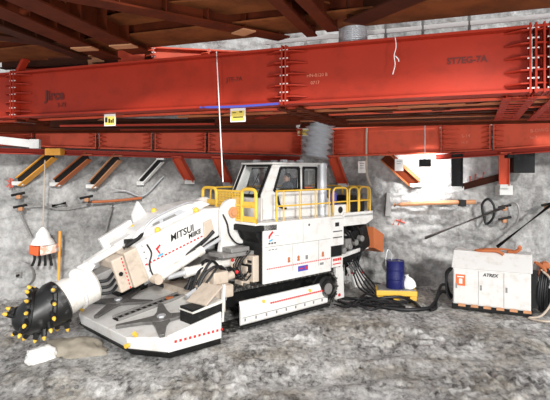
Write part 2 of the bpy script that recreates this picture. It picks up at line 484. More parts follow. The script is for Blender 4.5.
def end_plate(t, at_pt, m=RED, w=.52, z0=ZB - .02, z1=ZT + .04, d=GDIR, nn=GN, bolts=True, th=.035, bm_mat=None):
    bm_mat = bm_mat or SIGNW
    m1 = MB(); m1.bar(at_pt + V((0, 0, z0)), at_pt + V((0, 0, z1)), w, th, up=d); m1.build('end_plate', m, t, world=True)
    if bolts:
        m1 = MB()
        for i in range(7):
            z = z0 + (z1 - z0) * (i + .5) / 7
            m1.cone(at_pt + nn * (w / 2 - .03) + V((0, 0, z)) - d * .05, at_pt + nn * (w / 2 - .03) + V((0, 0, z)) + d * .05, .016, n=6)
        m1.build('bolt', bm_mat, t, world=True, each=True)
gl, a, b = girder(-40, 19, 'short red plate girder length at the left picture edge')
end_plate(gl, b - GDIR * .03); gussets(gl, b - GDIR * .05, -1)
gm, a, b = girder(20, 287, 'long red plate girder left of the splice above the cab')
end_plate(gm, a + GDIR * .03); gussets(gm, a + GDIR * .05, 1); end_plate(gm, b - GDIR * .03); gussets(gm, b - GDIR * .05, -1)
m1 = MB(); c = gpos(20) + GDIR * .02; m1.prism([c + V((0, 0, ZT)) , c + V((0, 0, ZT)) + GDIR * .10, c + V((0, 0, ZT + .34)) + GDIR * .34, c + V((0, 0, ZT + .34)) + GDIR * .24], GN * .2); m1.build('lifting_lug', RED, gm, world=True)
text('lettering', 'Jirce', .36, gpos(46) + GN * .03 + V((0, 0, 5.86)), GDIR, ZUP, INKR, gm, world=True, bold=.012)
text('lettering', '2-73', .16, gpos(58) + GN * .03 + V((0, 0, 5.66)), GDIR, ZUP, INKR, gm, world=True)
text('lettering', 'JTE-7A', .14, gpos(227) + GN * .03 + V((0, 0, 6.02)), GDIR, ZUP, INKR, gm, world=True)
gr, a, b = girder(288, 531, 'long red plate girder right of the splice above the cab')
end_plate(gr, a + GDIR * .03); gussets(gr, a + GDIR * .05, 1); end_plate(gr, b - GDIR * .03); gussets(gr, b - GDIR * .05, -1, ln=.4)
text('lettering', 'ST7EG-7A', .17, gpos(447) + GN * .03 + V((0, 0, 6.07)), GDIR, ZUP, INKR, gr, world=True, bold=.006)
text('lettering', 'HN-0120 B', .10, gpos(307) + GN * .03 + V((0, 0, 6.0)), GDIR, ZUP, INKP, gr, world=True)
text('lettering', '0717', .10, gpos(311) + GN * .03 + V((0, 0, 5.84)), GDIR, ZUP, INKP, gr, world=True)
gx, a, b = girder(533, 600, 'short red plate girder length at the right picture edge')
end_plate(gx, a + GDIR * .03); gussets(gx, a + GDIR * .05, 1, ln=.3)
end_plate(gx, gpos(543), bolts=False)
end_plate(gx, gpos(549), bolts=True)

# horizontal cross beams and lacing behind the girder
ZH = 5.52
def hb(p, q, w, h, m, label, name='lacing_strut', group=None, cat='beam'):
    p, q = V(p), V(q); t = MB(); o3 = (p + q) / 2
    t.ibeam(p, q, w, h, .025, .02)
    return tag(t.build(name, m, origin=tuple(o3)), label, cat, group)
def gp(px, back=0.0, z=ZH):
    g = gpos(px) - GN * back; return V((g.x, g.y, z))
for px, ln, lb in [(20, 1.6, 'laced cross beam starting under the girder splice at left edge'), (288, 4.6, 'laced cross beam starting under the girder splice above the cab'), (520, 4.6, 'laced cross beam with open cells under the right girder splice'), (572, 5.0, 'laced cross beam with open cells at the right picture edge')]:
    s = gp(px, .1); e = gp(px, .1 + ln)
    t = thing('cross_girder', tuple(s), lb, 'beam')
    for sd in (-1, 1):
        m1 = MB(); m1.ibeam(s + GDIR * sd * .22 + V((0, 0, -.02)), e + GDIR * sd * .22 + V((0, 0, -.02)), .16, .3, .025, .02); m1.build('chord', RUST if px < 500 else RED, t, world=True)
    n = max(3, int(ln / .45))
    for i in range(n):
        c = s.lerp(e, (i + .5) / n); m1 = MB(); m1.bar(c - GDIR * .3 + V((0, 0, -.17)), c + GDIR * .3 + V((0, 0, -.17)), .10, .02); m1.build('batten', RED if px > 500 else RUST, t, world=True)
bracing = [
 (gp(-20, .75), gp(560, .95), .26, .2, RUST, 'long rusty lacing beam nearest behind the girder bottom'),
 (gp(150, 1.9), gp(575, 2.0), .24, .2, RUST, 'long rusty lacing beam second behind the girder bottom'),
 (gp(285, 3.0), gp(585, 3.0), .24, .2, RUSTD, 'rusty lacing beam third behind the girder, running to the right edge'),
 (gp(-20, .75, 5.72), gp(560, .8, 5.72), .3, .42, RUSTD, 'deep dark lacing girder right behind the plate girders'),
 (gp(120, 1.5, 5.78), gp(575, 1.5, 5.78), .24, .36, RUST, 'deep rusty lacing girder halfway between plate girders and walers'),
 (gp(260, 2.5, 5.86), gp(585, 2.5, 5.86), .24, .40, RUST, 'deep rusty lacing girder above the ribbed duct'),
 (gp(320, 3.6, 5.9), gp(600, 3.6, 5.9), .24, .44, RUSTD, 'deep dark lacing girder nearest to the wall girders'),
 (gp(290, .3), gp(215, 2.6), .2, .2, RED, 'red diagonal lacing beam left of the cab splice'),
 (gp(150, .4), gp(222, 1.9), .2, .18, RUST, 'diagonal lacing beam left of the yellow and white sign'),
 (gp(110, .4), gp(60, 1.6), .2, .18, TANGE, 'tan diagonal lacing beam at the yellow and black sign'),
 (gp(295, .3), gp(400, 3.1), .2, .2, RUST, 'diagonal lacing beam right of the cab splice'),
 (gp(505, .4), gp(405, 3.0), .2, .2, RUST, 'diagonal lacing beam running left from the celled cross beam'),
 (gp(370, .4), gp(395, 1.9), .22, .2, RED, 'short red lacing beam in the middle of the right bay'),
 (gp(190, .2), gp(200, 2.2), .24, .2, RUST, 'short rusty cross tie left of the yellow and white sign'),
 (gp(440, .3), gp(440, 3.0), .2, .18, RUST, 'short rusty cross tie in the right bay'),
]
def wl(px, py, off): return at(px, py, wall_depth(px) - off)
bracing += [  # the thin strips carry the light on lower flange edges as colour
 (gp(-20, .45, 5.40), gp(575, .45, 5.40), .12, .05, REDL, 'thin bright red strip standing for a lit flange edge closest under the plate girders'),
 (gp(150, 1.3, 5.42), gp(575, 1.3, 5.42), .12, .05, ORG, 'thin orange strip standing for a lit flange edge second under the plate girders'),
 (gp(300, 2.4, 5.44), gp(585, 2.4, 5.44), .12, .05, REDL, 'thin bright red strip standing for a lit flange edge over the ribbed duct'),
 (wl(60, 126, 2.4), wl(296, 123, 2.6), .12, .05, RED, 'thin red strip standing for a lit flange edge above the left wall girders'),
 (wl(300, 121, 2.6), wl(590, 112, 2.6), .12, .06, ORG, 'thin orange strip standing for a lit flange edge above the right wall girders'),
 (wl(-25, 129, .95), wl(296, 128, 1.0), .3, .26, RUST, 'rusty lacing girder just above the left row of wall girders'),
 (wl(50, 124, 1.7), wl(296, 124, 2.0), .3, .3, RUSTD, 'dark lacing girder over the yellow and black sign'),
 (wl(120, 128, 1.4), wl(296, 127, 1.5), .16, .14, RED, 'thin red lacing rail above the walers left of the ribbed duct'),
 (wl(300, 124, 1.0), wl(590, 117, 1.0), .3, .28, RUST, 'rusty lacing girder just above the right row of wall girders'),
 (wl(300, 118, 2.0), wl(590, 110, 2.0), .3, .36, RUSTD, 'dark lacing girder over the hanging floodlight'),
 (wl(300, 121, 1.5), wl(590, 113, 1.5), .16, .14, TANGE, 'thin tan lacing rail over the hanging floodlight'),
 (wl(300, 114, 3.0), wl(590, 105, 3.0), .3, .36, RUST, 'rusty lacing girder higher over the hanging floodlight'),
 (wl(215, 118, 3.0), wl(300, 118, 3.0), .3, .4, RUST, 'short rusty lacing girder above the cab roof'),
 (at(2, 62, 15.2), at(150, 54, 13.9), .3, .42, RUSTD, 'dark girder lying above the left girder length under the deck'),
]
for (p, q, w, h, m, lb) in bracing: hb(p, q, w, h, m, lb)

# upper girder beyond, seen over the plate girder
p, q = at(118, 62, 13.8), at(272, 62, 14.7); p.z = q.z = 6.9
t = thing('upper_girder', tuple(p), 'bright red girder showing above the main girder at upper left', 'girder')
m1 = MB(); m1.ibeam(p, q, .4, .8, .04, .03); m1.build('girder_beam', REDL, t, world=True)
dU = (q - p).normalized(); nU = V((dU.y, -dU.x, 0))
for px in (152, 206):
    c = p + dU * ((px - 118) / 154 * (q - p).length)
    end_plate(t, V((c.x, c.y, 0)), REDL, .42, 6.5, 7.32, dU, nU, bolts=True)
    gussets(t, V((c.x, c.y, 0)), -1, 5, .2, .2, REDL, 6.55, 7.25, dU, nU)
hb(at(22, 68, 15), at(60, 66, 15.3), .3, .3, REDL, 'small red crossbeam stub showing above the girder at far left', 'crossbeam_stub')
hb(at(88, 62, 14.2), at(130, 58, 14.4), .3, .3, TANGE, 'tan crossbeam stub left of the bright upper girder', 'crossbeam_stub')

# guard rail and corrugated drum on top of the girder
rail = thing('guard_rail', tuple(gp(400, .5, ZT)), 'white guard rail with grey posts on top of the red girder', 'railing')
for px in (262, 297, 333, 420, 469, 381):
    g = gp(px, .62, ZT - .0); m1 = MB(); m1.cone(g, g + V((0, 0, 1.0)), .034, n=8); m1.build('post', GREY if px > 300 else SIGNW, rail, world=True)
for h, nm in ((.10, 'toe_rail'), (.36, 'mid_rail'), (.98, 'top_rail')):
    m1 = MB(); m1.bar(gp(255, .62, ZT + h), gp(570, .62, ZT + h), .05, .09 if h < .9 else .06); m1.build(nm, CLOTHW, rail, world=True)
def corrugated(name, p, q, r, rib, n, label, m=ZINC, cat='duct'):
    p, q = V(p), V(q); L = (q - p).length; prof = []
    for i in range(n * 4 + 1):
        prof.append((L * i / (n * 4), r + rib * math.sin(i * math.pi / 2)))
    m1 = MB(); m1.lathe(p, q - p, prof, 28)
    return tag(m1.build(name, m, smooth=True, origin=tuple(p)), label, cat)
g = gp(353, .12, ZT + .005); corrugated('corrugated_drum', g, g + V((0, 0, .42)), .27, .012, 10, 'grey corrugated metal drum standing on top of the girder', cat='drum')
c0 = at(320, 124, 16.6); c1 = at(315, 158, 16.6); corrugated('corrugated_duct', c1, c0 + V((.12, 0, .5)), .40, .075, 9, 'grey ribbed ventilation duct hanging behind the cab roof')

# ------------------------------------------------------------------ wall walers
def waler(pa, pb, za, zb, hgt, label, off=.55, gl=(), gr=(), text_=None):
    pa_, pb_ = pa, pb
    a = at(pa, 170, wall_depth(pa) - off); b = at(pb, 170, wall_depth(pb) - off)
    a.z = za; b.z = zb
    t = thing('waler_girder', tuple(a), label, 'girder')
    up = V((0, 0, hgt / 2)); m1 = MB(); m1.ibeam(a + up, b + up, .5, hgt, .05, .03); m1.build('girder_beam', REDL, t, world=True)
    d = (b - a).normalized(); n = V((d.y, -d.x, 0)).normalized()
    for (pt, sd, ln) in [(a + d * .03, 1, x) for x in gl] + [(b - d * .03, -1, x) for x in gr]:
        q = V((pt.x, pt.y, 0)); z = pt.z
        end_plate(t, q, REDL, .5, z, z + hgt, d, n, bm_mat=RUSTD)
        gussets(t, q, sd, 6, ln, .22, REDL, z, z + hgt, d, n)
    if text_:
        c = a.lerp(b, .42) + n * .03 + V((0, 0, hgt * .5)); text('lettering', text_, .15, c, d, ZUP, INKP, t, world=True)
        text('lettering', 'N-7', .12, c - V((0, 0, .2)), d, ZUP, INKP, t, world=True)
    return t
waler(-30, 34, 4.75, 4.70, .7, 'red wall girder at far left below the main girder', gr=(.2,))
waler(36, 97, 4.70, 4.66, .75, 'short red wall girder above the yellow and orange struts', gr=(.2,))
waler(99, 152, 4.66, 4.62, .8, 'short red wall girder above the white strut', gl=(.2,), gr=(.25,))
waler(154, 205, 4.62, 4.58, .85, 'red wall girder left of the thin hanging cable', gl=(.2,), gr=(.25,))
waler(207, 300, 4.58, 4.52, .9, 'red wall girder with chalk mark directly above the cab', gl=(.25,), gr=(.25,))
waler(334, 440, 4.46, 4.55, 1.0, 'long plain red wall girder behind the pale hanging hose', gl=(.5,))
waler(441, 491, 4.55, 4.62, .95, 'red wall girder between two gusset joints right of the lamp', gl=(.55,), gr=(.25,), text_='S-14')
waler(493, 585, 4.62, 4.78, .95, 'red wall girder at the right edge with chalk marks', gl=(.3,), text_='B-DWG')
# ledge beam under the walers
for pa, pb, lb in ((-25, 300, 'rusty ledge beam under the left wall girders'), (436, 585, 'rusty ledge beam under the right wall girders')):
    a = at(pa, 170, wall_depth(pa) - .7); b = at(pb, 170, wall_depth(pb) - .7)
    a.z = 4.58 if pa < 0 else 4.42; b.z = 4.38 if pa < 0 else 4.68
    hb(a, b, .5, .16, RED, lb, 'ledge_girder')

m1 = MB(); a = wl(-12, 139, 1.3); b = wl(33, 144, 1.3); m1.bar(a, b, .2, .22); m1.bar(b + V((-.05, -.05, 0)), b + V((.2, 0, 0)), .24, .26); tag(m1.build('pale_channel', CONC, origin=tuple(a)), 'pale grey steel channel across the far left wall girder', 'channel')
# wall struts
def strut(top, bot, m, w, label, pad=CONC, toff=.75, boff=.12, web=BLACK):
    p = wp(top[0], top[1], toff); q = wp(bot[0], bot[1], boff)
    t = thing('raking_strut', tuple(q), label, 'strut')
    up = V((.85, -.42, -.5)) if p.x > q.x + .1 else V((1, -.3, .2))
    d, sd, u = MB.frame(q, p, up); hh = w * .62
    for k in (-1, 1):
        m1 = MB(); m1.bar(q + u * k * hh, p + u * k * hh, w * .95 if k > 0 else w * .6, .03, up); m1.build('flange', m, t, world=True)
    m1 = MB(); m1.bar(q, p, .03, 2 * hh, up); m1.build('web', web, t, world=True)  # default black web: shade between the flanges is put into its colour
    m1 = MB(); m1.box(q + V((0, -.0, -.04)), (w * 1.5, .2, .12)); m1.build('base_pad', pad, t, world=True)
    m1 = MB(); m1.box(p + V((0, 0, .03)), (w * 1.5, .3, .05)); m1.build('head_plate', m, t, world=True)
    return t
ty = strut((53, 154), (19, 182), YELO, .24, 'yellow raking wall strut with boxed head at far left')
m1 = MB(); c = wp(55, 152, .95); m1.box(c, (.46, .34, .2)); m1.build('head_block', YELO, ty, world=True)
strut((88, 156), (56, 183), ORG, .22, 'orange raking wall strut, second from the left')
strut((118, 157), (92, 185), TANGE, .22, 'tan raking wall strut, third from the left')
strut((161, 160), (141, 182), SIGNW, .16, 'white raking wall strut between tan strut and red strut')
strut((177, 158), (190, 181), REDL, .22, 'red wall strut leaning right beside the white strut', web=REDL)
strut((217, 158), (228, 183), REDL, .22, 'red wall strut leaning right by the yellow platform rail', web=REDL)
strut((333, 157), (343, 184), REDL, .26, 'red wall strut leaning right just behind the cab', web=REDL)
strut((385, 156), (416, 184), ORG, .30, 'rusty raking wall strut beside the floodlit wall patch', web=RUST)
strut((457, 154), (457, 187), BLACK, .26, 'black upright post under the right wall girder', boff=.5)
strut((504, 154), (504, 185), REDL, .22, 'orange red upright post on a concrete block at right', boff=.5, web=REDL)
m1 = MB(); c = wp(521, 163, .6); m1.box(c, (.66, .45, .62)); m1.box(c + V((-.38, .0, .22)), (.24, .4, .14))
tag(m1.build('junction_box', BLACK, origin=tuple(c), bevel=.02), 'black box bracketed under the right wall girder', 'box')
a, b = wp(462, 187, .3), wp(504, 176, .3); hb(a, b, .2, .22, RUSTD, 'dark rusty raker between the black post and orange post', 'raker')

# floodlight
lp = wp(425, 163, 1.5)
t = thing('floodlight', tuple(lp), 'black floodlight hanging on a rod before the bright wall', 'lamp')
m1 = MB(); m1.box(lp, (.34, .2, .24)); m1.build('lamp_housing', BLACK, t, world=True, bevel=.02)
m1 = MB(); m1.cone(lp + V((0, 0, .1)), V((lp.x, lp.y, 5.6)), .018, n=8); m1.build('rod', LGREY, t, world=True)
m1 = MB(); m1.box(lp + V((0, .105, 0)), (.28, .012, .18)); m1.build('lens', SIGNW, t, world=True)

# hanging cables, signs, hose
a, b = gp(223, -.32, ZT + .02), gp(223, -.32, ZT); b = at(223, 182, a.y)
m1 = MB(); m1.tube([a, a.lerp(b, .5), b], .012, 6); tag(m1.build('hanging_cable', CLOTHW, origin=tuple(a)), 'thin white cable hanging before the girder down to cab height', 'cable')
a = gp(397, -.28, 6.64); m1 = MB()
m1.tube([a, a + V((.02, -.01, -.2)), a + V((-.02, -.01, -.38)), a + V((0, -.01, -.55)), a + V((-.05, -.02, -.75))], .009, 6)
m1.tube([a + V((0, -.01, -.38)), a + V((.06, -.02, -.45)), a + V((.07, -.02, -.5))], .01, 6)
tag(m1.build('hanging_rope', CLOTHW, origin=tuple(a)), 'knotted white rope dangling from the girder top flange', 'rope')
a, b = gp(206, -.27, 5.43), gp(283, -.27, 5.43); m1 = MB(); m1.tube([a, a.lerp(b, .5) + V((0, 0, -.02)), b], .028, 8); tag(m1.build('blue_hose', BLUEH, origin=tuple(a)), 'blue hose along the girder bottom flange above the cab', 'hose')
def sign(c, w, h, xd, m, back, label, lines, name='warning_sign'):
    xd = V(xd).normalized(); n = V((xd.y, -xd.x, 0))
    t = thing(name, tuple(c), label, 'sign')
    m1 = MB(); m1.bar(c - xd * w / 2, c + xd * w / 2, .02, h); m1.build('sign_board', back, t, world=True)
    m1 = MB(); cc = c + n * .012 + V((0, 0, -h * .06)); m1.bar(cc - xd * w * .44, cc + xd * w * .44, .006, h * .72); m1.build('sign_face', m, t, world=True)
    m1 = MB()
    for (x0, x1, y0, y1) in lines:
        p = c + n * .018 + xd * (w * (x0 + x1) / 2) + V((0, 0, h * (y0 + y1) / 2)); m1.bar(p - xd * w * (x1 - x0) / 2, p + xd * w * (x1 - x0) / 2, .004, h * (y1 - y0))
    m1.build('sign_lettering', INK, t, world=True)
sign(at(110, 120, 13.0), .34, .3, GDIR, SIGNY, SIGNW, 'yellow warning sign with black symbols and white border', [(-.4, -.2, -.2, .22), (-.1, .05, -.25, .1), (.1, .22, -.25, .0), (.26, .38, -.25, .1)])
sign(at(238, 115, 11.9), .38, .32, GDIR, SIGNY, SIGNW, 'yellow and white warning sign below the blue hose', [(.12, .3, .16, .26), (-.35, -.1, .14, .2), (-.3, .35, -.2, -.12)])
sign(wp(304, 132, .75), .44, .26, (1, 0, 0), SIGNY, SIGNW, 'small yellow sign on the wall girder beside the ribbed duct', [(-.3, .3, -.05, .05)])
sign(wp(362, 167, .35), .28, .42, (1, 0, 0), SIGNW, SIGNW, 'white notice board on the wall beside the pale hose', [(-.3, .3, .3, .34), (-.3, .2, .1, .13), (-.3, .3, -.1, -.07)], 'notice_board')
sign(wp(399, 165, 1.0), .28, .4, (1, 0, 0), SIGNW, SIGNW, 'white notice board in front of the rusty raking strut', [(-.3, .3, .3, .34), (-.3, .2, .1, .13)], 'notice_board')
m1 = MB(); a = wp(367, 128, .95); m1.tube([a + V((.12, 0, .05)), a, a + V((-.02, 0, -.8)), wp(367, 175, .9), wp(371, 186, .6)], .035, 8)
tag(m1.build('pale_hose', BEIGE, origin=tuple(a)), 'pale beige hose hanging down past the white notice board', 'hose')

# wall clutter
def bolt_plate(px, py, r, label):
    c = wp(px, py, .1); _, s, u = MB.frame(c, c + V((0, -1, 0)))
    t = thing('rock_bolt', tuple(c), label, 'rock bolt')
    m1 = MB(); m1.lathe(c + V((0, .15, 0)), (0, -1, 0), [(0, r * 1.25), (.1, r * 1.2), (.16, r * .95), (.17, r * .7), (.13, r * .35)], 20); m1.build('concrete_dome', WALL, t, world=True, smooth=True)
    m1 = MB(); m1.box(c + V((0, -.0, 0)), (.18, .05, .18)); m1.build('bearing_plate', GREY, t, world=True)
    m1 = MB(); m1.cone(c + V((0, -.01, 0)), c + V((0, -.14, 0)), .035, n=6); m1.build('nut', BLACK, t, world=True)
bolt_plate(19, 275, .34, 'round rock bolt plate low on the wall at far left')
bolt_plate(88, 265, .30, 'round rock bolt plate on the wall behind the boom')
bolt_plate(395, 263, .28, 'round rock bolt plate on the wall above the blue drum')
for (px, py, w) in [(4, 200, 1)]: pass
def wtube(name, pts, r, m, label, cat, off=.3):
    m1 = MB(); P = [wp(x, y, off) for x, y in pts]; m1.tube(P, r, 8); return tag(m1.build(name, m, origin=tuple(P[0]), smooth=True), label, cat)
wtube('steel_rod', [(88, 202), (112, 201), (142, 198)], .045, ORG, 'rusty horizontal rod on the wall above the boom', 'rod')
wtube('steel_rod', [(52, 206), (66, 203)], .05, BLACK, 'short black rod on the wall right of the hanging rope', 'rod')
wtube('service_cable', [(22, 206), (40, 205), (60, 209), (88, 203)], .018, GREY, 'grey cable sagging along the wall at upper left', 'cable')
wtube('service_cable', [(112, 190), (126, 191), (143, 196), (160, 180), (164, 176)], .022, LGREY, 'pale cable looping along the wall beside the white strut', 'cable')
wtube('service_cable', [(113, 205), (108, 222), (104, 240)], .03, GREY, 'dark grey hose running down the wall behind the boom', 'hose')
wtube('steel_rod', [(18, 208), (24, 222), (31, 236)], .03, GREY, 'grey rod leaning on the wall left of the orange bag', 'rod')
t = wtube('red_pipe', [(394, 205), (430, 203), (476, 202)], .075, TANGE, 'thick rusty red pipe along the right wall', 'pipe')
m1 = MB(); c = wp(462, 203, .32); m1.box(c, (.2, .22, .22)); tag(m1.build('pipe_coupling', BLACK, origin=tuple(c)), 'black coupling on the rusty red wall pipe', 'coupling')
wtube('slanting_prop', [(425, 238), (505, 207)], .055, GREY, 'long dark prop slanting up the wall behind the generator', 'prop', .5)
wtube('slanting_prop', [(497, 247), (556, 201)], .055, BLACK, 'long black prop slanting up at the right edge', 'prop', .6)
m1 = MB(); c = wp(505, 225, .3)
m1.box(wp(504, 190, .3), (.42, .34, .3)); tag(m1.build('concrete_block', CONC, origin=tuple(c)), 'small concrete block under the orange red post', 'block')
wtube('hose_coil', [(484, 218), (482, 205), (488, 199), (494, 206), (493, 218), (486, 224), (484, 214)], .04, RUBBER, 'black hose coil hanging left of the orange clamp', 'hose', .35)
wtube('hose_coil', [(509, 204), (516, 203), (519, 212), (516, 224), (510, 226)], .03, GREY, 'grey hose coil hanging right of the orange clamp', 'hose', .35)
def clamp(px, py, label):
    c = wp(px, py, .35); t = thing('pipe_clamp', tuple(c), label, 'clamp')
    m1 = MB(); m1.box(c, (.14, .16, .18)); m1.build('clamp_body', TANGE, t, world=True, bevel=.03)
    m1 = MB(); m1.cone(c + V((-.2, -.06, .02)), c + V((.2, -.06, .1)), .04, n=8); m1.build('bolt', BLACK, t, world=True)
clamp(504, 208, 'orange clamp at the head of the longer dark prop')
clamp(504, 220, 'orange clamp just below the dark prop head')
clamp(547, 206, 'orange clamp at the right edge on the black prop')
clamp(19, 196, 'orange clamp on the wall near the left edge')
clamp(21, 208, 'orange clamp just above the grey leaning rod')
clamp(87, 199, 'orange clamp at the left end of the rusty rod')
c = wp(388, 206, .3); m1 = MB(); m1.prism([c + V((-.1, 0, -.35)), c + V((.12, 0, -.35)), c + V((.06, 0, .45)), c + V((-.04, 0, .45))], (0, .2, 0)); tag(m1.build('upright_bracket', GREY, origin=tuple(c)), 'dark upright bracket on the wall left of the red pipe', 'bracket')
def scribble(pts_list, label):
    m1 = MB(); P0 = None
    for pts in pts_list:
        P = [wp(x, y, .16) for x, y in pts]; P0 = P0 or P[0]; m1.tube(P, .03, 6, smooth=0)
    tag(m1.build('spray_mark', SPRAY, origin=tuple(P0)), label, 'paint mark')
scribble([[(7, 180), (13, 187)], [(13, 179), (7, 187)], [(10, 178), (10, 188)]], 'red sprayed star on the wall by the yellow strut')
scribble([[(390, 219), (401, 221)], [(396, 216), (393, 225)], [(402, 217), (398, 225)], [(405, 223), (396, 220)]], 'red sprayed scrawl on the wall above the blue drum')
scribble([[(470, 176), (470, 184)], [(476, 174), (474, 182), (481, 178)], [(484, 172), (482, 180)]], 'red sprayed letters on the wall between the two upright posts')
# red and white netting lumps
m1 = MB()
for i in range(6):
    c = wp(546 + R.uniform(-4, 4), 272 + R.uniform(-8, 8), .4); m1.ball(c, R.uniform(.12, .2), 8)
tag(m1.build('orange_netting', ORG, origin=tuple(wp(546, 275, .4))), 'crumpled orange netting by the wall at right edge', 'netting')

# hanging bag and yellow pole
c = wp(43, 245, .7); t = thing('hanging_bag', tuple(c), 'white and orange bag hanging on a rope at left', 'bag')
m1 = MB(); m1.lathe(c + V((0, 0, .55)), (0, 0, -1), [(0, .03), (.06, .1), (.2, .2), (.32, .22), (.4, .30), (.52, .36)], 14)
m1.build('white_cover', CLOTHW, t, world=True, smooth=True)
m1 = MB(); m1.prism([c + V((-.40, -.05, .02)), c + V((-.02, -.24, .02)), c + V((-.04, -.26, -.32)), c + V((-.42, -.05, -.28))], (0, .3, 0)); m1.build('orange_panel', CLOTHO, t, world=True, bevel=.04)
m1 = MB(); m1.prism([c + V((-.0, -.24, .02)), c + V((.40, -.05, .02)), c + V((.43, -.05, -.22)), c + V((.02, -.26, -.3))], (0, .3, 0)); m1.build('orange_panel', mat('pale_orange_fabric', (.85, .42, .3), .7, dirt=(.9, .85, .8), dirt_amt=.9, dirt_scale=5, dirt_lo=.45, dirt_hi=.55), t, world=True, bevel=.04)
for i in range(4):
    a = -.26 + .16 * i; m1 = MB(); m1.tube([c + V((a, -.05, -.2)), c + V((a + .03, -.05, -.42)), c + V((a - .05 + .04 * i, -.05, -.62))], .04, 6); m1.build('strap', BLACK, t, world=True)
m1 = MB(); m1.tube([c + V((0, 0, .53)), c + V((.02, 0, 1.2)), wp(45, 160, .75)], .02, 6); m1.build('rope', BEIGE, t, world=True)
a = V((wp(58, 290, .7).x, wp(58, 290, .7).y, -.05)); b = wp(60, 231, .6)
m1 = MB(); m1.cone(a, b, .045, n=8); tag(m1.build('yellow_pole', YELO, origin=tuple(a)), 'upright yellow pole leaning on the wall beside the bag', 'pole')

# ------------------------------------------------------------------ the roadheader (local frame: +x forward, +y its left side)
RH = thing('roadheader', tuple(OM), 'white tracked tunnelling machine with black cutter head and yellow railings', 'tunnelling machine', rz=TH)
def P(m1, name, m, parent=None, **k): return m1.build(name, m, parent or RH, **k)

# crawler tracks
for s in (1, -1):
    m1 = MB(); y0, y1 = s * .84, s * 1.44
    r = .47; cz = .54; xf, xr = 1.76, -1.75
    path = []
    per = 2 * (xf - xr) + 2 * math.pi * r
    def tp(d):
        L = xf - xr
        d %= per
        if d < L: return V((xr + d, 0, cz + r)), V((0, 0, 1))
        d -= L
        if d < math.pi * r:
            a = math.pi / 2 - d / r; return V((xf + r * math.cos(a), 0, cz + r * math.sin(a))), V((math.cos(a), 0, math.sin(a)))
        d -= math.pi * r
        if d < L: return V((xf - d, 0, cz - r)), V((0, 0, -1))
        d -= L
        a = -math.pi / 2 - d / r; return V((xr + r * math.cos(a), 0, cz + r * math.sin(a))), V((math.cos(a), 0, math.sin(a)))
    N = 46
    for i in range(N):
        p, n = tp(per * (i + .5) / N); q, _ = tp(per * (i + .62) / N); t_ = V((n.z, 0, -n.x))
        w = per / N * .46
        ym = (y0 + y1) / 2; hw = abs(y1 - y0) / 2
        base = [p - t_ * w - n * .03, p + t_ * w - n * .03, p + t_ * w + n * .03, p + t_ * w * .35 + n * .03, p + t_ * w * .25 + n * .085, p - t_ * .1 * w + n * .085, p - t_ * .2 * w + n * .03, p - t_ * w + n * .03]
        m1.prism([V((b_.x, ym - hw, b_.z)) for b_ in base], (0, 2 * hw, 0))
    P(m1, 'crawler_track', TRACK)
    m1 = MB()   # frame with sloped upper face
    ya, yb = s * .9, s * 1.5
    ya = s * 1.43; prof = [(ya, .12), (s * 1.47, .12), (yb, .16), (yb, .5), (s * 1.43, .70), (ya, .74)]
    m1.hull8([V((1.52, y, z)) for y, z in prof], [V((-1.75, y, z)) for y, z in prof])
    fr = P(m1, 'track_frame', WHITE, bevel=.015)
    m1 = MB()
    m1.bb(-1.78, 1.5, s * 1.44, s * 1.56, .05, .10); P(m1, 'track_guide_rail', BLACK, fr)
    m1 = MB(); m1.bb(-1.72, 1.48, s * 1.5, s * 1.505, .305, .32)
    for i in range(9): x = -1.5 + i * .36; m1.bb(x, x + .035, s * 1.5, s * 1.52, .22, .29)
    P(m1, 'roller_guard', GREY, fr, each=True)
    m1 = MB()
    for i in range(26): x = -1.5 + i * .08; m1.box((x, s * 1.485, .52), (.05, .05, .04))
    P(m1, 'red_marking', REDM, fr, each=True)
    m1 = MB()
    for x in (.75, -1.0): m1.cone((x, s * 1.42, .6), (x, s * 1.5, .6), .045, n=10)
    P(m1, 'lifting_knob', YEL, fr, each=True)
    m1 = MB(); m1.lathe((xr, s * .8, cz), (0, s, 0), [(0, .40), (.45, .40), (.46, .36), (.62, .36), (.66, .28), (.70, .27)], 20)
    for i in range(12):
        a = math.pi * 2 * i / 12; m1.box((xr + .4 * math.cos(a), s * 1.1, cz + .4 * math.sin(a)), (.09, .3, .09), Matrix.Rotation(-a, 3, 'Y'))
    sp = P(m1, 'drive_sprocket', BLACK)
    m1 = MB(); m1.cone((xr, s * 1.5, cz), (xr, s * 1.53, cz), .16, n=16); P(m1, 'hub_cap', GREY, sp)

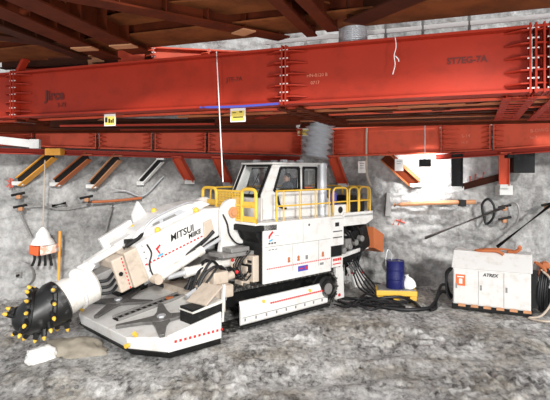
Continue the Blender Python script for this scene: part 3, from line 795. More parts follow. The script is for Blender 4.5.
# chassis and body
m1 = MB(); m1.bb(-2.5, 1.55, -.8, .8, .42, 1.06); m1.bb(-1.9, .75, -1.38, 1.38, .98, 1.06); P(m1, 'chassis', BLACK)
m1 = MB(); m1.bb(-1.88, .74, -1.44, 1.44, 1.05, 2.54); body = P(m1, 'body', WHITE, bevel=.02)
for s in (1, -1):
    m1 = MB(); m1.bb(-1.89, .77, s * 1.44, s * 1.5, 1.04, 2.57); sd = P(m1, 'side_panel', WHITE, bevel=.012)
    yy = s * 1.502
    m1 = MB()
    for x in (-.30, -1.35): m1.bb(x - .006, x + .006, s * 1.5, yy, 1.25, 1.98)
    m1.bb(-1.86, .72, s * 1.5, yy, 1.985, 1.997); m1.bb(-.7, -.708, s * 1.5, yy, 2.0, 2.54)
    P(m1, 'panel_seam', GREY, sd, each=True)
    m1 = MB()
    for i in range(32):
        x = .66 - i * .079; m1.bb(x, x - .05, s * 1.5, yy, 1.40, 1.435)
    P(m1, 'red_marking', REDM, sd, each=True)
    m1 = MB()
    for x in (-.1, -.47, -1.48): m1.bb(x, x - .1, s * 1.5, yy, 1.5, 1.56); m1.cone((x - .05, s * 1.5, 1.60), (x - .05, yy, 1.60), .05, n=12)
    P(m1, 'warning_sticker', ORG, sd, each=True)
    m1 = MB(); m1.bb(-.5, -.9, s * 1.5, yy + s * .001, 1.2, 1.35); P(m1, 'blue_sticker', BLUEM, sd)
    m1 = MB(); m1.bb(-.78, -.86, yy, yy + s * .002, 1.23, 1.32); m1.bb(-.55, -.7, yy, yy + s * .002, 1.26, 1.29); P(m1, 'sticker_print', REDM, sd)
    m1 = MB(); m1.bb(-.8, -.9, s * 1.5, yy, 1.505, 1.62); m1.bb(-1.4, -1.56, s * 1.5, yy, 1.27, 1.34); P(m1, 'small_plate', GREY, sd, each=True)
    m1 = MB(); m1.cone((-.95, s * 1.5, 2.46), (-.95, yy, 2.46), .035, n=10)
    for i in range(3): m1.bb(.6 - i * .1, .53 - i * .1, s * 1.5, yy, 2.06, 2.10); m1.bb(.6 - i * .12, .52 - i * .12, s * 1.5, yy, 1.9, 1.92)
    P(m1, 'panel_lettering', INK, sd)
    if s == 1:
        m1 = MB(); m1.prism([V((.60, 1.5, 2.28)), V((.46, 1.5, 2.40)), V((.42, 1.5, 2.36)), V((.53, 1.5, 2.26)), V((.55, 1.5, 2.2)), V((.6, 1.5, 2.2))], (0, .003, 0)); P(m1, 'emblem_red', REDM, sd)
        m1 = MB(); m1.prism([V((.58, 1.5, 2.16)), V((.44, 1.5, 2.20)), V((.46, 1.5, 2.14)), V((.58, 1.5, 2.12))], (0, .003, 0)); P(m1, 'emblem_blue', CYAN, sd)
        m1 = MB(); m1.bb(.38, .2, 1.5, 1.503, 2.25, 2.28); m1.bb(.55, .2, 1.5, 1.503, 2.3 - .28, 2.035); P(m1, 'emblem_line', LGREY, sd)
# front bulkhead with beige valve gear
m1 = MB(); m1.bb(.74, .80, -1.4, 1.44, 1.05, 2.55); P(m1, 'front_bulkhead', BLACK)
m1 = MB(); m1.bb(.8, 1.0, .72, 1.36, 1.1, 1.78); m1.bb(1.0, 1.08, .8, 1.2, 1.25, 1.5); m1.bb(.8, 1.25, .9, 1.2, 1.0, 1.15); m1.cone((1.0, 1.1, 1.62), (1.08, 1.1, 1.62), .07, n=12)
vb = P(m1, 'valve_block', BEIGE, bevel=.02)
m1 = MB(); m1.bb(1.0, 1.05, .95, 1.3, 1.35, 1.55); m1.bb(1.0, 1.04, 1.0, 1.3, 1.6, 1.66); P(m1, 'valve_bank', BLACK, vb)
m1 = MB()
for i in range(7):
    y = .75 + .09 * i; m1.tube([(1.02, y, 1.3 + .05 * (i % 3)), (1.25, y + .05, 1.2 + .05 * (i % 2)), (1.3, y - .1, 1.55), (1.0, y - .05, 1.9)], .02, 6)
P(m1, 'valve_hose', RUBBER, vb, each=True)
# rear end
m1 = MB(); m1.bb(-2.5, -1.9, .9, 1.48, 1.75, 2.55); rc = P(m1, 'rear_cabinet', WHITE, bevel=.015)
m1 = MB(); m1.bb(-2.1, -2.28, 1.48, 1.485, 2.32, 2.44); m1.bb(-2.0, -2.42, 1.48, 1.484, 2.16, 2.19); m1.bb(-2.0, -2.42, 1.48, 1.484, 1.98, 2.01); P(m1, 'cabinet_lettering', INK, rc)
m1 = MB(); m1.bb(-2.5, -1.9, .9, 1.4, 1.1, 1.75); P(m1, 'pump_compartment', BLACK)
m1 = MB(); m1.bb(-1.95, -2.45, 1.4, 1.48, 1.12, 1.42); rl = P(m1, 'warning_panel', WHITE)
m1 = MB()
for i in range(4): m1.bb(-2.0 - i * .1, -2.08 - i * .1, 1.48, 1.485, 1.3, 1.38)
m1.bb(-2.0, -2.35, 1.48, 1.485, 1.2, 1.23); P(m1, 'warning_print', REDM, rl)
m1 = MB(); m1.bb(-2.5, -1.9, -1.48, .9, 1.05, 2.5); P(m1, 'rear_housing', BLACK)
# deck platform
m1 = MB(); m1.bb(-3.95, .82, -1.5, 1.5, 2.56, 2.63); m1.bb(.8, 1.1, -.85, 1.55, 2.58, 2.65); P(m1, 'deck_platform', WHITE, bevel=.01)
m1 = MB(); m1.prism([V((-2.5, 1.5, 2.3)), V((-3.6, 1.5, 2.3)), V((-3.92, 1.5, 2.42)), V((-3.95, 1.5, 2.7)), V((-2.5, 1.5, 2.7))], (0, -.08, 0))
m1.prism([V((-3.95, 1.5, 2.42)), V((-3.95, 1.5, 2.7)), V((-3.95, -1.5, 2.7)), V((-3.95, -1.5, 2.42))], (.07, 0, 0)); P(m1, 'rear_fascia', WHITE, bevel=.01)
m1 = MB(); m1.bb(.3, 1.12, .35, 1.5, 2.42, 2.56); m1.prism([V((.8, .4, 2.56)), V((1.1, .4, 2.56)), V((.8, .4, 2.1))], (0, 1.0, 0)); P(m1, 'platform_shade_bracket', BLACK)  # black colour stands in for the shadow under the platform

# cab
CY0, CY1 = -.16, 1.1
m1 = MB()
def side(poly, y, th): m1.prism([V((x, y, z)) for x, z in poly], (0, th, 0))
for y, th in ((CY1, -.06), (CY0, .06)):
    side([(.50, 2.63), (.47, 3.33), (.42, 3.43), (-1.78, 3.43), (-1.78, 2.63)], y, th)
    side([(.10, 4.06), (.05, 4.15), (-1.78, 4.17), (-1.78, 4.06)], y, th)
    side([(.42, 3.43), (.10, 4.06), (-.22, 4.06), (.03, 3.43)], y, th)
    side([(-.93, 3.43), (-.93, 4.06), (-1.12, 4.06), (-1.12, 3.43)], y, th)
    side([(-1.68, 3.43), (-1.68, 4.06), (-1.78, 4.06), (-1.78, 3.43)], y, th)
m1.bb(.42, .48, CY0, CY1, 2.63, 3.25); m1.bb(-1.78, -1.72, CY0, CY1, 2.63, 3.3); m1.bb(-1.78, -1.72, CY0, CY1, 4.06, 4.17); m1.bb(-1.75, .44, CY0, CY1, 2.63, 2.68)
cab = P(m1, 'cab', WHITE, bevel=.012)
m1 = MB(); m1.bb(-1.84, .12, CY0 - .04, CY1 + .04, 4.155, 4.21); P(m1, 'cab_roof', WHITE, cab, bevel=.015)
m1 = MB()
for x in (-.2, -.55, -.9, -1.3, -1.6): m1.box((x, .5 + .4 * math.sin(x * 9), 4.25), (.16, .14, .09))
P(m1, 'roof_lamp', LGREY, cab, each=True, bevel=.01)
W1 = [(.03, 3.43), (-.22, 4.06), (-.93, 4.06), (-.95, 3.43)]; W2 = [(-1.12, 3.44), (-1.12, 4.06), (-1.68, 4.06), (-1.68, 3.44)]
def inset(poly, d):
    c = V((sum(p[0] for p in poly) / len(poly), sum(p[1] for p in poly) / len(poly)))
    return [((x - c.x) * (1 - d) + c.x, (z - c.y) * (1 - d) + c.y) for x, z in poly]
for y, so in ((CY1, 1), (CY0, -1)):
    for w in (W1, W2):
        m1 = MB(); a = inset(w, -.02)
        for i in range(4):
            p, q = a[i], a[(i + 1) % 4]; m1.bar((p[0], y + so * .005, p[1]), (q[0], y + so * .005, q[1]), .05, .065, up=(0, 1, 0) if False else (0.3, 0, 1))
            m1.box((p[0] * .93 + .07 * (sum(k[0] for k in a) / 4), y + so * .005, p[1] * .93 + .07 * (sum(k[1] for k in a) / 4)), (.07, .045, .07))
        P(m1, 'window_gasket', BLACK, cab)
        m1 = MB(); m1.prism([V((x, y - so * .03, z)) for x, z in w], (0, .008, 0)); P(m1, 'window_pane', GLASS, cab)
m1 = MB(); fa, fb = V((.475, 0, 3.30)), V((.06, 0, 4.13))
def fy(p, y): return V((p.x, y, p.z))
for y in (CY0 + .04, CY1 - .10): m1.bar(fy(fa, y), fy(fb, y), .09, .07)
for p in (fa, fb): m1.bar(fy(p, CY0), fy(p, CY1 - .06), .08, .08)
P(m1, 'windscreen_frame', BLACK, cab)
m1 = MB(); m1.bar(fy(fa, CY0 - .02), fy(fb, CY0 - .02), .045, .06); m1.bar(fy(fa, CY0 + .14) + V((.03, 0, 0)), fy(fb, CY0 + .14) + V((.03, 0, 0)), .035, .03); P(m1, 'windscreen_trim', WHITE, cab, each=True)
m1 = MB(); m1.prism([fy(fa, CY0), fy(fa, CY1 - .06), fy(fb, CY1 - .06), fy(fb, CY0)], (.01, 0, 0)); P(m1, 'windscreen', GLASS, cab)
m1 = MB(); m1.bar((.49, .55, 3.3), (.32, .68, 3.72), .02, .02); m1.bar((.33, .66, 3.66), (.22, .7, 3.92), .03, .015); P(m1, 'wiper', BLACK, cab)
m1 = MB()
for x in (-.02, -1.05): m1.bb(x, x - .012, CY1, CY1 + .004, 2.68, 3.42)
m1.bb(-.02, -1.05, CY1, CY1 + .004, 2.68, 2.69); P(m1, 'door_seam', GREY, cab, each=True)
m1 = MB(); m1.bb(-.16, -.30, CY1, CY1 + .04, 2.96, 3.02); m1.tube([(-.08, CY1 + .03, 3.28), (-.13, CY1 + .05, 3.05), (-.25, CY1 + .05, 2.95), (-.4, CY1 + .04, 2.93)], .03, 6); P(m1, 'door_handle', BLACK, cab)
m1 = MB(); m1.bb(-1.38, -.98, .2, .75, 2.68, 3.06); m1.box((-1.46, .47, 3.38), (.12, .5, .75), Matrix.Rotation(-.12, 3, 'Y')); P(m1, 'operator_seat', DARKC, cab, bevel=.04)
m1 = MB(); m1.bb(-.2, .3, -.05, .9, 2.68, 3.2); m1.bb(-.5, .0, .9, 1.02, 2.9, 3.15); P(m1, 'control_console', BLACK, cab, bevel=.03)
m1 = MB(); m1.bb(-1.70, -1.2, .75, .98, 3.2, 3.5); P(m1, 'orange_bag', HIVIS, cab, bevel=.05)
m1 = MB(); m1.bb(-1.66, -1.5, .55, .95, 3.55, 3.98); P(m1, 'rear_locker', GREY, cab, bevel=.02)
m1 = MB(); m1.bb(-1.755, -1.745, CY0 + .05, CY1 - .05, 3.3, 4.06); P(m1, 'window_pane', GLASS, cab)
# exhaust beside the cab
m1 = MB(); m1.cone((-2.05, 1.0, 2.63), (-2.05, 1.0, 4.12), .15, n=18); m1.cone((-2.05, 1.0, 4.12), (-2.05, 1.0, 4.2), .17, n=18); m1.cone((-2.05, 1.0, 3.3), (-2.05, 1.0, 3.34), .165, n=18)
P(m1, 'exhaust_stack', LGREY, smooth=True)

# railings
def railing(segs, posts, y, name='railing', z0=2.63, z1=3.44, r=.022):
    m1 = MB()
    for a, b_ in segs:
        for z in (z1, (z0 + z1) / 2): m1.cone((a, y, z), (b_, y, z), r, n=8)
    for x in posts: m1.cone((x, y, z0), (x, y, z1), r, n=8)
    return P(m1, name, YEL, smooth=True)
railing([(.3, -1.9)], (.28, .02, -.6, -1.25, -1.85), 1.47)
def loop(a, b_, y, z0=2.63, z1=3.46, r=.028, axis='x', const=None):
    h = (b_ - a); k = .14 if h > 0 else -.14
    pts = [(a, z0), (a, z1 - .16), (a + k * .3, z1 - .04), (a + k, z1), (b_ - k, z1), (b_ - k * .3, z1 - .04), (b_, z1 - .16), (b_, z0)]
    f = (lambda u, z: V((u, y, z))) if axis == 'x' else (lambda u, z: V((y, u, z)))
    m1 = MB(); m1.tube([f(u, z) for u, z in pts], r, 8)
    m1.cone(f(a, (z0 + z1) / 2), f(b_, (z0 + z1) / 2), r * .8, n=8)
    return m1
for a, b_ in ((-2.05, -2.7), (-2.8, -3.25), (-3.3, -3.85)): P(loop(a, b_, 1.45), 'railing_loop', YEL, smooth=True)
for a, b_ in ((1.35, .5), (.3, -.6), (-.8, -1.35)): P(loop(a, b_, -3.88, axis='y'), 'railing_loop', YEL, smooth=True)
for a, b_ in ((.3, -.9), (-1.1, -2.3), (-2.5, -3.8)): P(loop(a, b_, -1.45), 'railing_loop', YEL, smooth=True)
for a, b_ in ((1.53, .98), (-.14, -.78)):
    P(loop(a, b_, 1.06, z1=3.5, r=.045, axis='y'), 'railing_loop', YEL, smooth=True)
    m1 = MB(); m1.bb(1.05, 1.08, a - .04, b_ + .04, 3.02, 3.18); m1.bb(1.05, 1.08, a - .04, b_ + .04, 2.66, 2.8); P(m1, 'kick_plate', YEL, each=True)
m1 = MB()
for i in range(17): y = -.1 + i * .065; m1.bb(1.04, 1.055, y, y + .022, 2.66, 3.42)
for i in range(12): z = 2.66 + i * .068; m1.bb(1.04, 1.055, -.12, .96, z, z + .022)
for z in (3.42, 3.05, 2.66): m1.bb(1.03, 1.07, -.14, .98, z, z + .045)
P(m1, 'mesh_guard', YEL)
# equipment on rear deck
m1 = MB(); m1.cone((-2.35, 1.2, 2.63), (-2.35, 1.2, 3.28), .10, n=14); m1.cone((-2.35, 1.2, 3.28), (-2.35, 1.2, 3.38), .10, .04, n=14); P(m1, 'blue_cylinder', BLUEM, smooth=True)
m1 = MB(); m1.bb(-2.1, -2.9, 1.05, 1.42, 2.63, 2.95); P(m1, 'equipment_box', WHITE, bevel=.02)
m1 = MB(); m1.cone((-2.4, 1.42, 2.8), (-2.4, 1.45, 2.8), .1, n=16); m1.bb(-3.7, -2.95, .5, 1.35, 2.63, 3.05); m1.bb(-3.5, -3.1, .6, 1.2, 3.05, 3.2); P(m1, 'motor_housing', BLACK, bevel=.03)
m1 = MB(); m1.bb(-2.2, -3.2, -.6, .5, 2.63, 3.1); P(m1, 'hydraulic_tank', WHITE, bevel=.03)

# boom turret
m1 = MB(); m1.cone((.9, 0, 1.0), (.9, 0, 1.35), .72, n=28); m1.bb(.8, 1.6, -.68, .68, 1.3, 1.75); P(m1, 'turret', GREY, bevel=.03)
for s in (1, -1):
    m1 = MB(); pts = []
    for i in range(13):
        a = math.radians(205 - 230 * i / 12); pts.append((1.15 + .36 * math.cos(a), 2.88 + .38 * math.sin(a)))
    pts = [(1.52, 2.75)] + [(1.15 + .36 * math.cos(math.radians(g)), 2.88 + .36 * math.sin(math.radians(g))) for g in range(0, 181, 15)] + [(.62, 2.55), (.46, 2.2), (.48, 1.72), (1.62, 1.6), (1.5, 2.2)]
    m1.prism([V((x, s * .56, z)) for x, z in pts], (0, s * .14, 0)); ck = P(m1, 'turret_cheek', WHITE, bevel=.02)
    m1 = MB(); m1.cone((1.15, s * .7, 2.88), (1.15, s * .74, 2.88), .15, n=20); m1.cone((1.15, s * .74, 2.88), (1.15, s * .78, 2.88), .09, n=16); P(m1, 'pivot_pin', TANGE if s > 0 else GREY, ck)
    m1 = MB(); m1.tube([(1.5, s * .73, 2.85), (1.38, s * .76, 2.6), (1.3, s * .76, 2.3), (1.05, s * .77, 2.05), (.75, s * .77, 2.05), (.5, s * .74, 2.25)], .022, 6); m1.tube([(.98, s * .73, 2.8), (1.0, s * .76, 2.4), (.85, s * .76, 2.15), (.55, s * .74, 2.1)], .018, 6); P(m1, 'cheek_hose', RUBBER, ck)
m1 = MB(); m1.bb(.6, 1.8, .5, 1.15, 1.78, 1.88); m1.bb(.9, 1.5, .6, 1.1, 1.88, 2.0); P(m1, 'turret_step', GREY, bevel=.02)

# boom in its own frame (s along, n up)
PT = math.atan(.33); A = V((math.cos(PT), 0, -math.sin(PT))); NN = V((math.sin(PT), 0, math.cos(PT))); B0 = V((.8, 0, 2.6))
def bm_(s, y, n): return B0 + A * s + NN * n + V((0, y, 0))
def bprism(m1, poly, y0, y1): m1.prism([bm_(s, y0, n) for s, n in poly], (0, y1 - y0, 0))
m1 = MB(); bprism(m1, [(.35, .55), (.9, .72), (2.55, .68), (3.0, .62), (2.9, -.36), (2.3, -.38), (1.0, -.12), (.4, -.1)], -.5, .5); boom = P(m1, 'boom', WHITE, bevel=.03)
m1 = MB(); bprism(m1, [(.55, .7), (.8, .90), (1.5, 1.04), (2.1, 1.04), (2.75, .86), (2.95, .66)], -.36, .30); hood = P(m1, 'boom_hood', WHITE, bevel=.04)
m1 = MB()
m1.tube([bm_(1.25, .31, .78), bm_(1.1, .33, .95), bm_(1.4, .33, 1.03), bm_(2.3, .33, 1.0), bm_(2.7, .33, .8)], .025, 6); P(m1, 'hood_rail', LGREY, hood)
m1 = MB(); bprism(m1, [(1.35, .80), (1.5, .93), (2.2, .93), (2.5, .80)], .30, .305); P(m1, 'hood_side', LGREY, hood)
m1 = MB(); bprism(m1, [(1.65, .82), (1.7, .88), (2.05, .88), (2.05, .82)], .305, .309); bprism(m1, [(2.15, .82), (2.15, .88), (2.35, .88), (2.35, .82)], .305, .309); P(m1, 'hood_lettering', GREY, hood, each=True)
m1 = MB(); bprism(m1, [(2.05, .9), (2.2, 1.38), (2.45, 1.1), (2.5, .8)], -.46, -.36); P(m1, 'hood_fin', WHITE, hood, bevel=.01)
text('boom_lettering', 'MITSUI', .235, bm_(2.12, .503, .33), -A, NN, INK, boom, shear=.25, bold=.0045)
text('boom_lettering', 'MIIKE', .16, bm_(1.62, .503, .19), -A, NN, INK, boom, shear=.25, bold=.0045)
m1 = MB()
for i in range(17): s = 1.1 + i * .11; bprism(m1, [(s, .07), (s, .11), (s + .065, .11), (s + .065, .07)], .5, .503)
P(m1, 'red_marking', REDM, boom, each=True)
m1 = MB(); bprism(m1, [(2.5, .18), (2.56, .34), (2.42, .40), (2.40, .36), (2.50, .30), (2.46, .18)], .5, .504); P(m1, 'emblem_red', REDM, boom)
m1 = MB(); bprism(m1, [(2.56, .12), (2.54, .17), (2.38, .17), (2.42, .12)], .5, .504); P(m1, 'emblem_blue', CYAN, boom)
m1 = MB(); m1.tube([bm_(2.75, .52, .55), bm_(2.7, .53, .3), bm_(2.82, .53, .1), bm_(2.84, .52, -.1), bm_(2.8, .5, -.3)], .02, 6); P(m1, 'boom_cable', RUBBER, boom)
m1 = MB()
for s, n, y in ((2.32, .72, .42), (1.12, .76, .40), (2.6, .85, -.2), (2.0, 1.06, -.1)): m1.ball(bm_(s, y, n), .075, 10)
P(m1, 'lifting_eye', YEL, boom, each=True, smooth=True)
m1 = MB(); bprism(m1, [(.85, .02), (.85, .42), (1.1, .42), (1.2, .02)], .5, .56); P(m1, 'boom_bracket', BEIGE, boom, bevel=.02)
m1 = MB(); m1.tube([bm_(2.0, .46, -.25), bm_(1.6, .54, -.12), bm_(1.2, .55, -.02), bm_(.9, .58, .1)], .05, 7); P(m1, 'boom_hose', RUBBER, boom)
m1 = MB(); m1.cone(bm_(2.75, .60, -.32), bm_(1.45, .62, -.20), .10, n=16); m1.cone(bm_(1.55, .62, -.21), bm_(1.4, .62, -.195), .12, n=16); bc = P(m1, 'boom_cylinder', WHITED, smooth=True)
m1 = MB(); m1.cone(bm_(1.45, .62, -.2), bm_(.75, .64, -.14), .05, n=12); P(m1, 'piston_rod', LGREY, bc, smooth=True)
m1 = MB(); m1.cone(bm_(2.8, .48, -.32), bm_(2.8, .70, -.32), .12, n=14); P(m1, 'cylinder_eye', BEIGE, bc)
for a0, a1, n0, n1 in ((.98, 2.86, .56, .60), (.98, 2.86, -.06, -.03)):
    m1 = MB(); bprism(m1, [(a0, n0), (a1, n0 - (.03 if n0 > 0 else .26)), (a1, n1 - (.03 if n0 > 0 else .26)), (a0, n1)], .5, .525); P(m1, 'boom_rib', WHITE, boom, bevel=.004)
m1 = MB()
for i in range(6): m1.cone(bm_(2.86, .5, -.25 + .16 * i), bm_(2.86, .515, -.25 + .16 * i), .022, n=8)
P(m1, 'flange_bolt', GREY, boom, each=True)
# telescoping neck
m1 = MB(); bprism(m1, [(2.9, .55), (3.3, .55), (3.3, -.34), (2.9, -.34)], -.42, .42); P(m1, 'neck_collar', BEIGE, bevel=.03)
m1 = MB(); bprism(m1, [(3.3, .50), (3.62, .50), (3.62, -.32), (3.3, -.32)], -.38, .38); nk = P(m1, 'neck_sleeve', BEIGE, bevel=.04)
m1 = MB()
for i in range(9): n = -.3 + i * .09; bprism(m1, [(3.36, n), (3.36, n + .05), (3.39, n + .05), (3.39, n)], .38, .383)
P(m1, 'red_marking', REDM, nk, each=True)
m1 = MB(); m1.cone(bm_(3.5, .38, .12), bm_(3.5, .40, .12), .05, n=12); P(m1, 'bolt', BLACK, nk)
m1 = MB(); bprism(m1, [(3.6, .3), (4.05, .3), (4.05, -.25), (3.6, -.25)], -.26, .26); P(m1, 'neck_core', GREY, bevel=.02)
m1 = MB()
for k in range(3): m1.tube([bm_(3.6, .28, .2 - .15 * k), bm_(3.82, .34, .12 - .15 * k), bm_(4.05, .28, .18 - .15 * k)], .035, 6)
P(m1, 'neck_hose', RUBBER, each=True)
m1 = MB(); m1.lathe(bm_(4.0, 0, .08), A, [(0, .34), (.06, .40), (.34, .40), (.38, .36), (.55, .38), (.62, .40), (.84, .40)], 28); gb = P(m1, 'gearbox', WHITED, smooth=True)
m1 = MB(); m1.lathe(bm_(4.38, 0, .08), A, [(0, .42), (.05, .42)], 28); P(m1, 'gearbox_flange', WHITE, gb)
m1 = MB(); m1.ball(bm_(4.32, .05, .46), .16, 14, (1.1, 1, .9)); m1.bar(bm_(4.3, 0, .3), bm_(3.95, 0, .56), .3, .16); P(m1, 'gearbox_lug', WHITE, smooth=True)
m1 = MB(); m1.cone(bm_(4.25, 0, .52), bm_(2.7, -.02, .66), .085, n=14); m1.bar(bm_(3.3, -.05, .68), bm_(2.5, -.05, .76), .22, .12); P(m1, 'boom_guide_tube', WHITE, smooth=True)
m1 = MB(); m1.bar(bm_(3.4, -.45, .72), bm_(2.5, -.45, .86), .14, .3); m1.bar(bm_(3.9, -.42, .45), bm_(2.9, -.42, .62), .12, .12); P(m1, 'far_side_guard', WHITE, bevel=.02)
m1 = MB(); m1.tube([bm_(3.2, .25, .62), bm_(2.8, .3, .7), bm_(2.5, .2, .82)], .05, 6); m1.box(bm_(2.95, .22, .68), (.3, .16, .1)); P(m1, 'valve_cluster', BLACK)
# cutter head
CB, CA = bm_(4.74, 0, .07), (bm_(5.9, 0, -.02) - bm_(4.74, 0, .07)).normalized()
prof = [(0, .38), (.06, .47), (.22, .48), (.30, .45), (.50, .42), (.75, .36), (.92, .29), (1.04, .19), (1.09, .09)]
m1 = MB(); m1.lathe(CB, CA, prof, 32); ch = P(m1, 'cutter_head', CUT, smooth=True)
_, cs, cu = MB.frame(CB, CB + CA)
def rad(t):
    for (a, ra), (b_, rb) in zip(prof, prof[1:]):
        if a <= t <= b_: return ra + (rb - ra) * (t - a) / (b_ - a)
    return .1
m1 = MB()
for st in range(3):
    pts = []
    for i in range(26):
        f = i / 25; t = .12 + .89 * f; a = st * math.pi * 2 / 3 + f * 3.6; pts.append(CB + CA * t + (cs * math.cos(a) + cu * math.sin(a)) * (rad(t) + .01))
    m1.tube(pts, .05, 6, smooth=0)
P(m1, 'cutter_spiral', CUT, ch, smooth=True)
for i in range(3):
    for j in range(8):
        f = (j + .35) / 8; t = .14 + .92 * f; a = i * math.pi * 2 / 3 + f * 3.6
        rd = cs * math.cos(a) + cu * math.sin(a); tg = -cs * math.sin(a) + cu * math.cos(a)
        d = (rd * (1.0 - .25 * f) + CA * (.25 + .8 * f * f) + tg * .35).normalized(); p = CB + CA * t + rd * (rad(t) - .02)
        m1 = MB(); m1.cone(p, p + d * .15, .07, .055, n=9); pk = P(m1, 'pick_holder', CUT, ch)
        m1 = MB(); m1.lathe(p + d * .145, d, [(0, .04), (.04, .04), (.085, .018)], 8); P(m1, 'pick_tip', YEL, ch)

# boom lift cylinders
for s in (1, -1):
    p, q = V((1.25, s * .82, 1.62)), bm_(2.5, s * .55, -.42)
    m1 = MB(); m1.cone(p, p.lerp(q, .72), .12, n=16); m1.cone(p.lerp(q, .70), p.lerp(q, .76), .135, n=16); cy = P(m1, 'lift_cylinder', WHITED, smooth=True)
    m1 = MB(); m1.cone(p.lerp(q, .7), q, .075, n=12); P(m1, 'piston_rod', LGREY, cy, smooth=True)
    m1 = MB(); m1.cone(p + V((0, -.1, 0)), p + V((0, .1, 0)), .17, n=14); P(m1, 'cylinder_eye', BEIGE, cy)
    m1 = MB(); m1.ball(p + V((.12, s * .16, .06)), .045, 8); P(m1, 'red_cap', REDM, cy)
    p, q = V((1.5, s * 1.15, 1.35)), V((2.5, s * 1.0, 1.1))
    m1 = MB(); m1.cone(p, q, .10, n=16); cy = P(m1, 'apron_cylinder', BEIGE, smooth=True)
    m1 = MB(); m1.cone(q, q + V((.3, 0, -.12)), .06, n=12); P(m1, 'piston_rod', LGREY, cy)
    m1 = MB(); m1.ball(p + V((-.03, s * .12, .08)), .05, 8); P(m1, 'red_cap', REDM, cy)

for k in range(7):
    y = .55 + .1 * k; m1 = MB(); m1.tube([(1.75, y, 1.5), (2.0, y + R.uniform(-.1, .15), 1.75 + R.uniform(-.2, .1)), (2.3, y + R.uniform(-.1, .1), 1.45 + R.uniform(-.1, .1)), (2.55, y, 1.05)], R.uniform(.022, .04), 6); P(m1, 'apron_hose', RUBBER, smooth=True)
m1 = MB(); m1.bb(1.75, 2.2, .55, 1.3, 1.2, 1.5); P(m1, 'hose_manifold', BEIGE, bevel=.03)
# loading apron
m1 = MB()
def ztop(x): return .42 + .15 * (4.45 - x)
top = [(4.45, -1.3), (4.45, 1.2), (3.95, 2.0), (2.52, 2.0), (2.52, -2.0), (3.95, -2.0)]
bot = [(4.38, -1.28), (4.38, 1.18), (3.9, 1.96), (2.52, 1.96), (2.52, -1.96), (3.9, -1.96)]
m1.hull8([V((x, y, .13)) for x, y in bot], [V((x, y, ztop(x))) for x, y in top])
ap = P(m1, 'loading_apron', WHITE, bevel=.02)
m1 = MB(); m1.hull8([V((x * .975, y * .97, .0)) for x, y in bot], [V((x + (.06 if x > 3 else 0), y * 1.015, .17)) for x, y in bot]); P(m1, 'cutting_lip', BLACK, ap)
m1 = MB(); m1.prism([V((2.6, -1.55, ztop(2.6))), V((2.6, 1.55, ztop(2.6))), V((1.5, .9, .98)), V((1.5, -.9, .98))], (0, 0, -.3)); P(m1, 'apron_throat', WHITED, ap)
for y0, y1, nm in ((-.19, .19, 'conveyor_channel'),):
    m1 = MB(); y0, y1 = -.13, .13; m1.prism([V((4.12, y0, ztop(4.12) + .004)), V((4.12, y1, ztop(4.12) + .004)), V((1.55, y1, ztop(1.55) + .03)), V((1.55, y0, ztop(1.55) + .03))], (0, 0, .012)); cch = P(m1, nm, BLACK, ap)
    m1 = MB()
    for i in range(16): x = 4.05 - i * .155; m1.bb(x, x - .03, -.12, .12, ztop(x) + .01, ztop(x) + .05)
    P(m1, 'chain_flight', GREY, ap, each=True)
    m1 = MB()
    for y in (-.15, .15): m1.bar((4.1, y, ztop(4.1) + .03), (1.6, y, ztop(1.6) + .05), .035, .07)
    P(m1, 'channel_rail', GREY, ap, each=True)
    m1 = MB(); m1.bb(2.6, 2.75, .0, .12, ztop(2.7) + .05, ztop(2.7) + .11); P(m1, 'orange_cap', ORG, ap)
